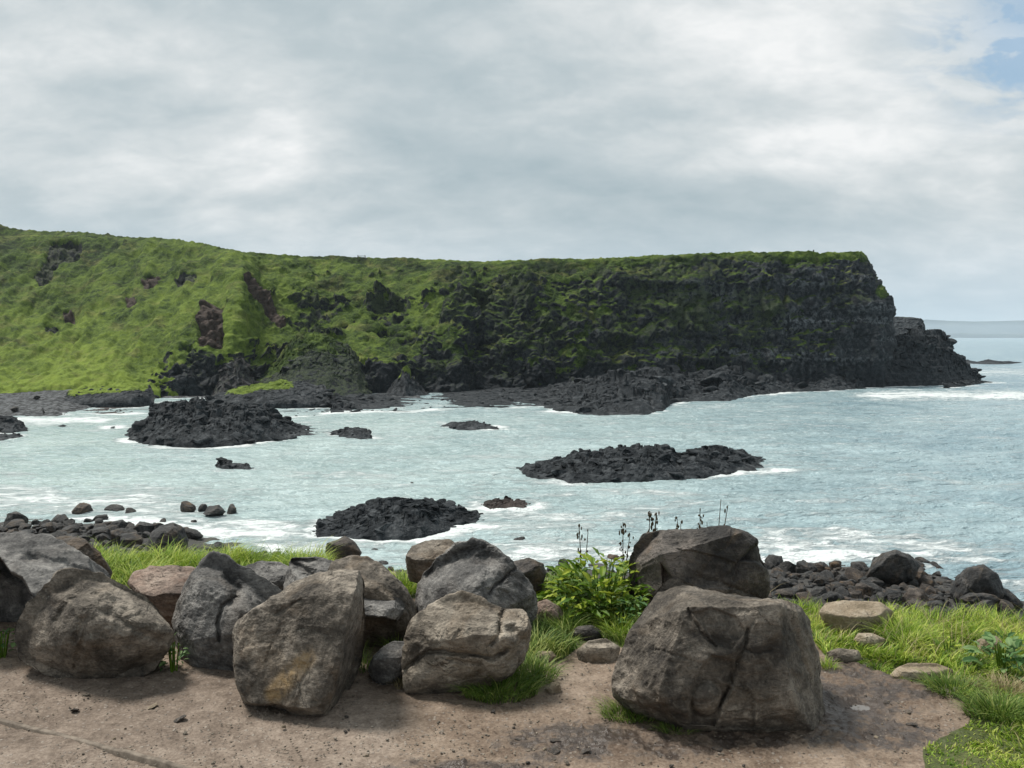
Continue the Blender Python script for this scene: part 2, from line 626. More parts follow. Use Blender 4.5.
peb = t.math('MULTIPLY', t.sstep(sepc.outputs[0], 0.72, 0.80), t.sstep(vd, 0.42, 0.30))
pebc = t.ramp(sepc.outputs[1], [(0.0, (0.10, 0.085, 0.07)), (0.6, (0.26, 0.22, 0.19)), (1.0, (0.30, 0.265, 0.225))])
dirt = t.mix(t.math('MULTIPLY', peb, 0.75), dirt, pebc)
mud = t.ramp(f, [(0.40, (0.022, 0.016, 0.013)), (0.60, (0.070, 0.054, 0.044)), (0.75, (0.12, 0.098, 0.082))])
wet = t.math('ADD', t.math('MULTIPLY', t.attr('wet'), 0.8), t.math('ADD', t.math('MULTIPLY', t.math('SUBTRACT', d2, 0.5), 2.2), t.math('MULTIPLY', t.math('SUBTRACT', d1, 0.5), 1.6)))
wet = t.math('MULTIPLY', t.sstep(wet, 0.32, 0.75), t.sstep(t.attr('wet'), 0.0, 0.3))
col = t.mix(wet, dirt, mud)
turf = t.ramp(f, [(0.40, (0.022, 0.030, 0.010)), (0.58, (0.060, 0.075, 0.022)), (0.72, (0.105, 0.115, 0.04))])
tf = t.sstep(t.math('ADD', t.attr('turf'), t.math('MULTIPLY', t.math('SUBTRACT', d2, 0.5), 0.5)), 0.42, 0.58)
col = t.mix(tf, col, turf)
bch = t.ramp(f, [(0.40, (0.020, 0.020, 0.020)), (0.58, (0.055, 0.053, 0.050)), (0.74, (0.115, 0.110, 0.10))])
col = t.mix(t.attr('beach'), col, bch)
t.link(col, b.inputs['Base Color'])
t.link(t.math('SUBTRACT', 0.92, t.math('MULTIPLY', wet, 0.62)), b.inputs['Roughness'])
b.inputs['Specular IOR Level'].default_value = 0.35
h = t.math('ADD', t.math('MULTIPLY', d2, 0.7), t.math('MULTIPLY', d3, 0.35))
h = t.math('ADD', h, t.math('MULTIPLY', peb, 0.35))
t.link(t.bump(h, 0.8, 0.02), b.inputs['Normal'])
M['ground'] = m

m, t, b = new_mat('puddle_water')
b.inputs['Base Color'].default_value = (0.13, 0.12, 0.11, 1)  # lighter than plain water: bright sky reflection put into the base colour
b.inputs['Roughness'].default_value = 0.03
M['puddle'] = m

m, t, b = new_mat('weathered_timber')
c = t.add('ShaderNodeTexCoord').outputs['Object']
nn = t.noise(c, 18, 6, 0.65)
t.link(t.ramp(nn, [(0.35, (0.09, 0.072, 0.055)), (0.7, (0.24, 0.20, 0.16))]), b.inputs['Base Color'])
b.inputs['Roughness'].default_value = 0.9
M['timber'] = m
m, t, b = new_mat('dark_timber')
c = t.add('ShaderNodeTexCoord').outputs['Object']
nn = t.noise(c, 8, 6, 0.65)
t.link(t.ramp(nn, [(0.35, (0.03, 0.027, 0.024)), (0.7, (0.08, 0.07, 0.06))]), b.inputs['Base Color'])
b.inputs['Roughness'].default_value = 0.9
M['dark_timber'] = m

m, t, b = new_mat('far_land')
c = t.add('ShaderNodeTexCoord').outputs['Object']
nn = t.noise(c, 0.004, 6, 0.6)
t.link(t.ramp(nn, [(0.35, (0.02, 0.035, 0.045)), (0.55, (0.04, 0.06, 0.065)), (0.7, (0.09, 0.10, 0.10))]), b.inputs['Base Color'])  # bluish base paints some of the distance haze into the land colour
b.inputs['Roughness'].default_value = 1.0
M['far'] = m

# ------------------------------------------------------------------ ground: one sheet from the path down to below the sea
GZ = 8.0
WL_X = [-200, 0, 150, 250, 330, 480, 560, 640, 760, 850, 950, 1000, 1060, 1200]
WL_Y = [512, 520, 522, 546, 566, 568, 566, 566, 563, 558, 572, 596, 606, 606]


def edge_dist(az_px):
    return np.interp(az_px, [0, 330, 560, 680, 760, 1024], [8.3, 8.1, 7.6, 7.0, 6.75, 6.45])


MUDS = [((850, 700), 85, 34), ((590, 742), 120, 24), ((900, 690), 70, 24), ((480, 768), 90, 10), ((670, 750), 70, 12), ((850, 672), 60, 16), ((880, 735), 80, 20), ((740, 742), 90, 14)]


def ground_base(x, y):
    """smooth height of the ground at x, y"""
    yy = np.maximum(y, 0.5)
    az = 512 + F * x / yy
    az = np.clip(az, -400, 1500)
    e = edge_dist(az)
    wl = on_z(512.0 + 0 * az, np.interp(az, WL_X, WL_Y), 0.0)[..., 1]
    b0 = 24.0
    z = np.full_like(y, GZ)
    s = np.clip((y - e) / (b0 - e), 0, 1)
    bank = GZ - 0.05 - (GZ - 1.55) * (1 - (1 - s) ** 1.7)
    z = np.where(y > e, bank, z)
    q = np.clip((y - b0) / (wl - b0), 0, 2.5)
    z = np.where(y > b0, 1.5 * (1 - q), z)
    # the lip of the bank is rounded
    lip = np.exp(-((y - e) / 0.7) ** 2) * 0.08
    return np.maximum(z - lip, -3.0)


GRASS_POLYS = {
    'right': [(757, 601), (800, 612), (830, 618), (880, 615), (960, 617), (1130, 624), (1180, 775), (925, 775), (922, 750), (940, 738), (968, 724), (972, 712), (950, 692), (905, 684), (868, 668), (826, 656), (815, 640)],
    'left': [(88, 553), (140, 550), (205, 556), (222, 560), (222, 595), (95, 590)],
    'left2': [(215, 557), (285, 560), (320, 562), (330, 580), (230, 580)],
    'mid': [(530, 572), (560, 566), (650, 575), (680, 610), (640, 640), (622, 648), (585, 642), (560, 660), (525, 668), (520, 640), (535, 610)],
    'mid2': [(395, 560), (430, 560), (430, 600), (398, 596)],
}
nr, nc = 760, 820
rr = np.concatenate([np.geomspace(0.8, 3.4, 30)[:-1], np.geomspace(3.4, 9.5, 520)[:-1], np.geomspace(9.5, 75, nr - 548)])
nr = len(rr)
aa = np.concatenate([np.linspace(-75, -34, 40)[:-1], np.linspace(-34, 34, nc - 78), np.linspace(34, 75, 40)[1:]])
nc = len(aa)
R_, A_ = np.meshgrid(rr, np.radians(aa), indexing='ij')
gx, gy = (R_ * np.sin(A_)).ravel(), (R_ * np.cos(A_)).ravel()
gz = ground_base(gx, gy)
gpx, gpy = to_px(np.stack([gx, gy, np.full_like(gx, GZ)], -1))
flat = gy < edge_dist(np.clip(gpx, -400, 1500)) + 0.3
turf = np.zeros(len(gx))
for k, pl in GRASS_POLYS.items():
    turf = np.maximum(turf, (in_poly(gpx, gpy, pl) & flat).astype(float))
turf = gblur(gblur(turf.reshape(nr, nc), 2.5, 0), 2.5, 1).ravel()
turf = np.where(~flat & (gy < 14), 1.0, turf)
wet = np.zeros(len(gx))
for (cx, cy), rx, ry in MUDS:
    wet = np.maximum(wet, np.exp(-(((gpx - cx) / rx) ** 2 + ((gpy - cy) / ry) ** 2) ** 1.5))
wet *= flat
gp = np.stack([gx, gy, 0 * gx], -1)
near = sst(gy, 12, 8)
fine = fbm(gp * 7, 5, 0.55) * 0.012 + fbm(gp * 1.3, 3) * 0.030
lump = fbm(gp * 11, 4, 0.6, ridged=True)
fine += wet * (0.012 * lump + 0.03 * fbm(gp * 6, 4, 0.6))
clods = np.maximum(fbm(gp * 24 + 5, 3) - 0.22, 0) * 0.05
fine += clods * (0.6 + 0.4 * wet)
beach = sst(gy, 12, 15)
PUD = on_z(857.0, 703.0, GZ)
pud = np.exp(-(((gx - PUD[0]) / 0.20) ** 2 + ((gy - PUD[1]) / 0.13) ** 2) ** 2)
fine = fine * (1 - 0.35 * pud) + 0.010 * pud * fbm(gp * 16 + 3, 4, 0.6)
gz = gz + fine * near + beach * (fbm(gp * 0.9, 4) * 0.22)
# puddle hollow
PUD = on_z(857.0, 703.0, GZ)
gz -= np.exp(-(((gx - PUD[0]) / 0.13) ** 2 + ((gy - PUD[1]) / 0.08) ** 2)) * 0.040
gravel = sst(gpx, 520, 260) * sst(gpy, 650, 690)
ground = obj('ground', np.stack([gx, gy, gz], -1), grid_faces(nr, nc)[:, ::-1], M['ground'], smooth=True,
             attrs=dict(turf=turf, wet=wet, beach=beach, gravel=gravel))
tag(ground, 'brown dirt path and grassy bank falling to the rocky shore', kind='structure')

th = np.linspace(0, 2 * np.pi, 64, endpoint=False)
rad = 1 + 0.16 * np.sin(2 * th + 1) + 0.08 * np.sin(5 * th)
pv = np.stack([PUD[0] + 0.19 * rad * np.cos(th), PUD[1] + 0.13 * rad * np.sin(th), np.full(64, GZ - 0.024)], -1)
pv = np.vstack([pv, [[PUD[0], PUD[1], GZ - 0.024]]])
pf = np.array([[k, (k + 1) % 64, 64] for k in range(64)])
tag(obj('puddle', pv, pf, M['puddle'], smooth=False), 'small shiny puddle on the muddy path', kind='structure')


def ground_z(x, y):
    return ground_base(np.atleast_1d(np.asarray(x, float)), np.atleast_1d(np.asarray(y, float)))


# ------------------------------------------------------------------ rock masses in and beside the sea
FOOT = []       # waterline points that make foam


def block_variant(seed):
    nv, f = ico(3)
    rs = np.random.default_rng(seed)
    L = nv.copy()
    for k in range(8):
        v = rs.normal(size=3)
        v /= np.linalg.norm(v)
        q = L @ v
        L = L - v[None] * (np.maximum(q - q.max() * rs.uniform(0.40, 0.72), 0))[:, None]
    L = L * (1 + 0.05 * fbm(nv * 2.0 + seed, 3))[:, None]
    return L, f


BLOCKS = [block_variant(700 + k) for k in range(14)]


def crag(name, front, top, width, label=None, cat='rock', group=None, kind=None, vp=0.5, nu=None, nv=90, noise=0.25, cell=1.2,
         block=0.5, seed=0, steep=0.6, mat=None, grass=None, lush=0.0, foam=True, z0=0.0, soil=None, flat_shade=True, layers=0.0, pale=0.28, edge_taper=True, gth=0.5, moss=0.0, blocks=0, bsize=(0.3, 0.9)):
    front = np.array(front, float)
    top = np.array(top, float)
    x0, x1 = max(front[0, 0], top[0, 0]), min(front[-1, 0], top[-1, 0])
    if nu is None:
        nu = int(np.clip((x1 - x0) * 1.25, 40, 620))
    us = np.linspace(x0, x1, nu)
    fb = np.interp(us, front[:, 0], front[:, 1])
    tp = np.interp(us, top[:, 0], top[:, 1])
    p0 = on_z(us, fb, z0)
    d0 = p0[:, 1]
    tt = (us - x0) / (x1 - x0)
    tap = np.clip(np.minimum(tt, 1 - tt) / 0.15, 0, 1) ** 0.5 if edge_taper else np.ones(nu)
    w = width * (0.25 + 0.75 * tap)
    vs = np.concatenate([[-0.12], np.linspace(0, 1.08, nv - 1)])
    V, U = np.meshgrid(vs, us, indexing='ij')
    Y = d0[None, :] + w[None, :] * V
    zp = P(us, tp, d0 + w * vp)[:, 2]
    zp = np.maximum(zp, z0 + 0.05)
    s = np.clip(V / vp, 0, 1) ** steep
    back = np.clip((V - vp) / (1 - vp), 0, 1.2)
    prof = np.where(V <= vp, s, 1 - back ** 2)
    Z = z0 + (zp - z0)[None, :] * prof
    Z = np.where(V < 0, z0 - 1.2, Z)
    Z = np.where(V > 1.0, z0 - 1.2, Z)
    dr = px_dir(us, np.full(nu, 337.0))
    X = (dr[:, 0] / dr[:, 1])[None, :] * Y
    p = np.stack([X, Y, Z], -1).reshape(-1, 3)
    env = (np.clip(V / 0.25, 0, 1) * np.clip((1.05 - V) / 0.25, 0, 1)).ravel()
    hh = np.broadcast_to((zp - z0)[None, :], V.shape).ravel()
    q = p + 31.7 * seed
    wq = q + 0.35 * cell * np.stack([fbm(q / cell, 3), fbm(q / cell + 9, 3), fbm(q / cell + 19, 3)], -1)
    f1, f2, idv = worley(wq / (cell * np.array([1.5, 1.3, 0.8])))
    g1, g2, idw = worley(wq / (cell * np.array([0.7, 0.6, 0.4])))
    amp = 0.55 * np.minimum(hh, 4.5) + 0.55 * cell * np.minimum(hh / cell, 1)
    dz = env * amp * (noise * fbm(q / (cell * 3.0), 5) + block * 0.62 * (idv - 0.5) + block * 0.22 * (idw - 0.5))
    dz -= env * amp * 0.30 * block * sst(f2 - f1, 0.12, 0.0)
    p[:, 2] += dz
    p[:, 1] += env * cell * 0.5 * fbm(q / (cell * 0.8) + 40, 4)
    p[:, 0] += env * cell * 0.45 * fbm(q / (cell * 0.8) + 80, 4)
    p[:, 1] += env * cell * 0.7 * (idv - 0.5)
    if layers:
        lz = p[:, 2] / layers
        st = np.floor(lz) + sst(lz - np.floor(lz), 0.25, 0.75)
        p[:, 2] = p[:, 2] * 0.35 + 0.65 * st * layers
    att = dict(grass=np.full(len(p), -1.0), soil=np.zeros(len(p)), lush=np.full(len(p), lush), pale=np.full(len(p), pale), moss=np.full(len(p), moss))
    if grass is not None:
        gm = np.interp(U.ravel(), [g[0] for g in grass], [g[1] for g in grass])
        att['grass'] = gm * sst(prof.ravel(), gth, gth + 0.3) * 1.1 - 0.1
    if soil is not None:
        att['soil'] = np.full(len(p), soil)
    faces = [grid_faces(len(vs), nu)]
    if blocks:
        rs = np.random.default_rng(900 + seed)
        ok = np.where((V.ravel() > 0.0) & (V.ravel() < 0.85) & (p[:, 2] > z0 - 0.1))[0]
        # spread evenly over what faces the bay rather than over the grid rows
        pick = rs.choice(ok, blocks)
        vb, fb_, ab = [], [], []
        dipx = rs.uniform(-0.3, 0.3)
        off = len(p)
        for i in pick:
            bv, bf = BLOCKS[rs.integers(len(BLOCKS))]
            sz = bsize[0] + (bsize[1] - bsize[0]) * rs.random() ** 2.2
            sz *= min(1.0, 0.35 + 0.5 * hh[i] / bsize[1])
            a = rs.uniform(0, 2 * np.pi)
            ca, sa = np.cos(a), np.sin(a)
            q_ = bv * sz * np.array([rs.uniform(1.0, 1.9), rs.uniform(0.9, 1.5), rs.uniform(0.4, 0.85)])
            tl = dipx + rs.normal() * 0.22
            q_ = np.stack([q_[:, 0] * ca - q_[:, 1] * sa, q_[:, 0] * sa + q_[:, 1] * ca, q_[:, 2] + tl * q_[:, 0]], -1)
            c_ = p[i] + np.array([0, 0.3 * sz, -0.34 * sz])
            vb.append(q_ + c_)
            fb_.append(bf + off)
            off += len(bv)
            ab.append(np.full(len(bv), rs.choice([0.0, 0.0, 0.3, 0.8]) * (pale + 0.35)))
        nb = off - len(p)
        p = np.concatenate([p] + vb)
        faces.append(np.concatenate(fb_))
        for k_ in att:
            add_ = np.concatenate(ab) if k_ == 'pale' else np.full(nb, {'grass': -1.0, 'lush': 0.0, 'moss': moss * 0.5, 'soil': (soil or 0) * 0.7}[k_])
            att[k_] = np.concatenate([att[k_], add_])
    org = (float(p[:, 0].mean()), float(p[:, 1].mean()), z0)
    o = obj(name, p, faces, mat or M['crag'], origin=org, smooth=not flat_shade, attrs=att)
    tag(o, label, cat, group, kind)
    if foam:
        for k in range(0, nu, max(1, nu // 60)):
            FOOT.append((p0[k, 0], p0[k, 1], 1.0))
            e = d0[k] + w[k]
            FOOT.append((dr[k, 0] / dr[k, 1] * e, e, 0.8))
    return o


# the headland ---------------------------------------------------------------
SECT = [
    (-170, [(395, 118), (372, 138), (332, 163), (290, 188), (250, 210), (222, 235)]),
    (0, [(394, 130), (375, 150), (335, 172), (295, 192), (258, 212), (226, 235)]),
    (22, [(394, 132), (375, 151), (335, 172), (295, 192), (260, 212), (231, 234)]),
    (60, [(394, 136), (375, 152), (340, 172), (300, 192), (262, 212), (232, 232)]),
    (130, [(396, 142), (378, 150), (345, 165), (305, 183), (265, 203), (237, 222)]),
    (180, [(400, 150), (370, 153), (345, 160), (310, 172), (270, 192), (240, 208)]),
    (212, [(402, 154), (365, 156), (345, 159), (310, 167), (275, 184), (246, 200)]),
    (240, [(402, 154), (365, 157), (335, 161), (300, 166), (270, 177), (252, 195)]),
    (262, [(400, 156), (365, 162), (340, 170), (310, 179), (282, 188), (254, 199)]),
    (320, [(397, 158), (365, 165), (340, 174), (310, 186), (280, 194), (257, 205)]),
    (400, [(396, 158), (365, 164), (340, 171), (310, 181), (280, 190), (258, 200)]),
    (450, [(396, 160), (365, 163), (340, 167), (310, 174), (280, 183), (260, 194)]),
    (482, [(396, 163), (365, 168), (340, 172), (310, 177), (280, 182), (261, 191)]),
    (510, [(396, 162), (365, 164), (340, 168), (310, 172), (280, 178), (260, 188)]),
    (600, [(394, 165), (365, 167), (340, 170), (310, 173), (280, 177), (258, 186)]),
    (655, [(393, 167), (364, 169), (338, 172), (306, 175), (278, 178), (255, 186)]),
    (700, [(392, 170), (362, 172), (338, 174), (305, 176), (275, 178), (253, 185)]),
    (770, [(390, 172), (360, 174), (333, 176), (302, 178), (275, 180), (252, 185)]),
    (815, [(388, 174), (358, 175), (333, 177), (300, 179), (275, 181), (253, 185)]),
    (838, [(388, 175), (358, 176), (330, 177), (300, 180), (275, 182), (252, 186)]),
    (858, [(388, 176), (355, 177), (328, 178), (299, 180), (276, 183), (251, 187)]),
    (880, [(388, 178, 882), (352, 178, 882), (325, 179, 882), (298, 181, 880), (280, 185, 870), (252, 190, 862)]),
    (893, [(388, 182, 894), (350, 182, 894), (325, 183, 894), (299, 184, 893), (283, 188, 877), (256, 193, 867)]),
    (900, [(388, 196, 894), (350, 197, 894), (325, 197, 893), (300, 198, 890), (284, 202, 876), (257, 205, 864)]),
    (915, [(388, 240, 888), (350, 240, 887), (325, 240, 886), (300, 240, 880), (284, 240, 868), (262, 240, 850)]),
]
NS, NTT = 1150, 330
sx = np.array([s[0] for s in SECT], float)
tk = np.linspace(0, 1, 6)
C = np.array([[(c[2] if len(c) > 2 else s[0], c[0], c[1]) for c in s[1]] for s in SECT], float)   # S,6,3
ss = np.interp(np.linspace(0, 1, NS), [0, 0.09, 1], [-170, 0, 915])
tt = np.linspace(0, 1, NTT)
D = np.empty((6, NS, 3))
for a in range(6):
    for k in range(3):
        D[a, :, k] = np.interp(ss, sx, C[:, a, k])
E = np.empty((NTT, NS, 3))
for k in range(3):
    for a in range(NTT):
        f = tt[a] * 5
        i = min(int(f), 4)
        f -= i
        E[a, :, k] = D[i, :, k] * (1 - f) + D[i + 1, :, k] * f
E[:, :, 2] = gblur(gblur(E[:, :, 2], 9, 0), 5, 1)
E[:, :, 1] = gblur(E[:, :, 1], 3, 1)
# plateau behind the edge
plat = []
for q, (dd, dzz) in enumerate([(1.5, 0.1), (4, 0.1), (9, 0.0), (18, -0.3), (35, -1.0), (70, -3.0)]):
    plat.append((dd, dzz))
base = P(E[:, :, 0], E[:, :, 1], E[:, :, 2])
topr = base[-1]
rows = [base]
for dd, dzz in plat:
    r = topr + np.stack([topr[:, 0] / topr[:, 1] * dd, np.full(NS, dd), np.full(NS, dzz)], -1)
    rows.append(r[None])
pp = np.concatenate(rows, 0)
nrow = pp.shape[0]
PX = np.concatenate([E[:, :, 0], np.repeat(E[-1:, :, 0], len(plat), 0)], 0).ravel()
PY = np.concatenate([E[:, :, 1], np.repeat(E[-1:, :, 1], len(plat), 0)], 0).ravel()
TT = np.concatenate([np.repeat(tt[:, None], NS, 1), np.ones((len(plat), NS))], 0).ravel()
isplat = np.concatenate([np.zeros((NTT, NS)), np.ones((len(plat), NS))], 0).ravel()
# normals of the smooth sheet
du = np.gradient(pp, axis=1)
dv = np.gradient(pp, axis=0)
nrm = np.cross(du, dv)
nrm /= (np.linalg.norm(nrm, axis=-1, keepdims=True) + 1e-9)
nrm = nrm.reshape(-1, 3)
nrm = np.where((nrm[:, 1] > 0)[:, None], -nrm, nrm)
p = pp.reshape(-1, 3)
RX = [0, 60, 130, 185, 215, 240, 300, 360, 420, 480, 560, 640, 700, 780, 860, 893]
RY = [238, 262, 290, 320, 350, 378]
RT = np.array([
    [.00, .10, .00, .10, .10, .10, .20, .10, .10, .20, .25, .25, .30, .30, .25, .45],
    [.00, .25, .10, .10, .05, .00, .15, .25, .20, .40, .50, .60, .80, .85, .90, .80],
    [.00, .10, .15, .15, .10, .00, .45, .40, .35, .58, .55, .65, .95, .95, 1.0, .70],
    [.00, .05, .05, .10, .10, .05, .62, .58, .50, .70, .60, .68, .85, .90, 1.0, 1.0],
    [.00, .00, .10, .15, .20, .35, .35, .25, .45, .75, .60, .65, .70, .85, 1.0, 1.0],
    [.05, .05, .15, .80, .90, .90, .85, .80, .80, .85, .75, .62, .55, .85, 1.0, 1.0]])
iy = np.clip(np.interp(PY, RY, np.arange(6)), 0, 4.999)
ix = np.clip(np.interp(PX, RX, np.arange(16)), 0, 14.999)
i0, j0 = iy.astype(int), ix.astype(int)
fy, fx = iy - i0, ix - j0
rk = (RT[i0, j0] * (1 - fy) * (1 - fx) + RT[i0 + 1, j0] * fy * (1 - fx) + RT[i0, j0 + 1] * (1 - fy) * fx + RT[i0 + 1, j0 + 1] * fy * fx)
rk = rk * (1 - 0.75 * sst(TT, 0.90, 0.965))
nz1 = fbm(p / np.array([9.0, 9.0, 6.0]), 5, 0.58)
nz2 = fbm(p / np.array([2.6, 2.6, 2.2]) + 50, 5, 0.6)
rockf = sst(rk + 0.62 * nz1 + 0.35 * nz2, 0.40, 0.60)
soil = np.zeros(len(p))
wig = 5 * nz2


def patch_mask(poly, k=3.0):
    ins = in_poly(PX + wig * 0.6, PY + wig * 0.4, poly)
    return ins.astype(float)


SOILS = [[(204, 308), (214, 305), (224, 309), (225, 330), (222, 352), (200, 352), (202, 330), (197, 322)],
         [(240, 275), (248, 274), (262, 292), (276, 310), (286, 326), (280, 332), (266, 316), (252, 298)],
         [(142, 282), (152, 278), (163, 279), (158, 290), (146, 294)],
         [(126, 300), (138, 302), (140, 309), (128, 312)],
         [(62, 312), (72, 311), (74, 320), (64, 322)]]
DARKS = [[(52, 246), (72, 242), (84, 248), (80, 262), (60, 268), (50, 284), (40, 290), (34, 280), (44, 268)],
         [(174, 280), (188, 276), (198, 278), (196, 286), (178, 290)],
         [(44, 327), (58, 326), (60, 337), (46, 336)]]
for pl in SOILS:
    soil = np.maximum(soil, patch_mask(pl))
dk = np.zeros(len(p))
for pl in DARKS:
    dk = np.maximum(dk, patch_mask(pl))
scar = gblur(gblur(np.maximum(soil, dk).reshape(nrow, NS), 1.2, 0), 1.2, 1).ravel()
soil = gblur(gblur(soil.reshape(nrow, NS), 0.8, 0), 0.8, 1).ravel()
soil = np.maximum(soil, dk * 0.08)
rockf = np.maximum(rockf, scar)
rockf *= (1 - isplat)
edge_env = 1 - 0.75 * sst(TT, 0.93, 1.0)
# relief
gul = fbm(p / np.array([12.0, 12.0, 34.0]) + 7, 4, 0.5, ridged=True)
disp = (gul - 0.3) * 4.2 * (0.35 + 0.65 * rockf) * edge_env
steps = fbm(p / np.array([8.0, 8.0, 3.2]) + 3, 5, 0.55)
disp += steps * 2.4 * (0.45 + 0.55 * rockf) * edge_env
w1_, w2_, wid = worley(p / np.array([2.6, 2.6, 4.0]) + 0.35 * np.stack([nz2, nz1, nz2], -1))
wr = sst(PX, 430, 640)
disp *= 1 - 0.5 * wr
str_z = p[:, 2] / 5.2 + 0.35 * nz1 + 0.12 * nz2
frz = str_z - np.floor(str_z)
disp += wr * edge_env * 0.75 * (1 - 0.6 * sst(PX, 850, 885)) * (sst(frz, 0.0, 0.75) * -1.0 + sst(frz, 0.85, 1.0)) * (0.5 + np.clip(0.5 + fbm(p / 14.0 + 77, 2), 0, 1))
w3_, w4_, wid3 = worley(p / np.array([1.9, 1.9, 11.0]) + 0.2 * np.stack([nz2, nz1, nz2], -1))
disp += wr * edge_env * (1.1 * (wid3 - 0.5) - 0.7 * sst(w4_ - w3_, 0.12, 0))
disp += rockf * edge_env * (1.5 * (wid - 0.5) - 0.5 * sst(w2_ - w1_, 0.15, 0))
v1, v2, vid = worley(p / np.array([1.0, 1.0, 1.9]) + 0.4 * np.stack([nz2, nz1, nz2], -1))
disp += rockf * edge_env * 0.75 * (1 - 0.6 * wr) * (vid - 0.5)
disp += fbm(p / 1.15 + 21, 4, 0.65) * (0.75 * (1 - rockf) + 0.5 * rockf) * (0.35 + 0.65 * edge_env)
disp += fbm(p / np.array([5.0, 5.0, 5.0]) + 33, 4, 0.55) * 1.5 * (1 - rockf) * edge_env
terr = p[:, 2] * 0.62 + 1.1 * nz1 + p[:, 0] * 0.05
disp += (1 - rockf) * edge_env * 0.45 * np.sin(terr * 2 * np.pi / 1.5) * np.clip(0.3 + fbm(p / 6.0 + 99, 3), 0, 1)
gl2 = fbm(np.stack([(p[:, 0] + 0.35 * p[:, 2]) / 7.0, p[:, 1] / 40.0, p[:, 2] / 40.0], -1) + 55, 4, 0.55, ridged=True)
disp += (1 - rockf) * edge_env * 3.4 * (gl2 - 0.2) * sst(PX, 300, 180)
disp *= np.where(PX > 0, 1, 1) * (0.62 * (1 - rockf) + rockf * (1 - 0.25 * wr))
disp -= scar * 1.1
db_ = gblur(gblur(disp.reshape(nrow, NS), 1.6, 0), 1.3, 1).ravel()
disp = disp + (db_ - disp) * np.maximum(0.75 * wr, 0.35)
disp *= (1 - 0.8 * isplat)
p2 = p + nrm * disp[:, None]
top_fuzz = (fbm(p / 1.6 + 60, 4, 0.6) * 0.55 + fbm(p / 7.0 + 60, 3, 0.5) * 0.5) * sst(TT, 0.97, 1.0)
p2[:, 2] += top_fuzz
p2[:, 2] -= 2.2 * sst(TT, 0.035, 0.0)
q2 = p2.reshape(nrow, NS, 3)
nn_ = np.cross(np.gradient(gblur(gblur(q2, 1.2, 0), 1.2, 1), axis=1), np.gradient(gblur(gblur(q2, 1.2, 0), 1.2, 1), axis=0))
nzf = np.abs(nn_[..., 2]) / (np.linalg.norm(nn_, axis=-1) + 1e-9)
nzf = nzf.ravel()
ledge = sst(nzf, 0.50, 0.80) * np.interp(PX, [0, 250, 600, 820, 893], [0.0, 0.9, 0.95, 0.85, 0.2]) * (1 - scar) * np.interp(PY, [360, 385], [1, 0])
ledge = np.maximum(ledge, np.exp(-(((PX - 884) / 10) ** 2 + ((PY - 291) / 7) ** 2)) * 1.1)
rockf = np.clip(rockf - ledge, 0, 1)
moss = np.interp(PX, [0, 250, 480, 700, 800, 893], [0.40, 0.42, 0.44, 0.44, 0.30, 0.08]) + 0.7 * nz1 + 0.25 * sst(nzf, 0.3, 0.7)
moss *= np.interp(PY, [330, 385], [1.0, 0.5])
lush = np.interp(PX, [-100, 0, 120, 200, 260, 330, 450, 700, 900], [0.75, 0.75, 0.55, 0.35, 0.05, -0.15, -0.35, -0.45, -0.3]) * np.interp(PY, [230, 270, 310, 350, 395], [-0.55, -0.25, 0.05, 0.5, 1.15])
lush = np.where(PX > 260, np.interp(PX, [260, 330, 450, 700, 900], [0.05, -0.15, -0.35, -0.5, -0.3]), lush)
clmp = worley(p / np.array([3.2, 3.2, 2.2]) + 0.5 * np.stack([nz2, nz1, nz2], -1))[0]
lush -= 0.55 * sst(clmp, 0.34, 0.16) * sst(nz1, -0.15, 0.2) * (1 - sst(TT, 0.9, 0.97))
lush += 0.5 * sst(TT, 0.95, 1.0) * sst(PX, 350, 500)
drip = sst(fbm(np.stack([p[:, 0] / 0.9, p[:, 1] / 3.0, p[:, 2] / 9.0], -1) + 5, 4, 0.6), 0.05, 0.45)
band = sst(fbm(np.stack([p[:, 0] / 30.0, p[:, 1] / 30.0, p[:, 2] / 1.6], -1) + 8, 3, 0.6), 0.0, 0.35)
pale = sst(PX, 560, 720) * (0.55 * drip + 0.75 * band) + np.exp(-(((PX - 695) / 22) ** 2 + ((PY - 297) / 16) ** 2)) + 0.9 * np.exp(-(((PX - 596) / 14) ** 2 + ((PY - 334) / 5) ** 2)) + 0.7 * np.exp(-(((PX - 800) / 30) ** 2 + ((PY - 318) / 12) ** 2)) + 0.12
pale *= 1 - scar
pale *= np.interp(PY, [360, 375], [1, 0.6])
cliff = obj('headland', p2, grid_faces(nrow, NS), M['crag'], smooth=True,
            attrs=dict(grass=1 - rockf, soil=soil, lush=lush, pale=pale, moss=moss))
tag(cliff, 'long headland with green slopes and dark basalt cliff', kind='structure')

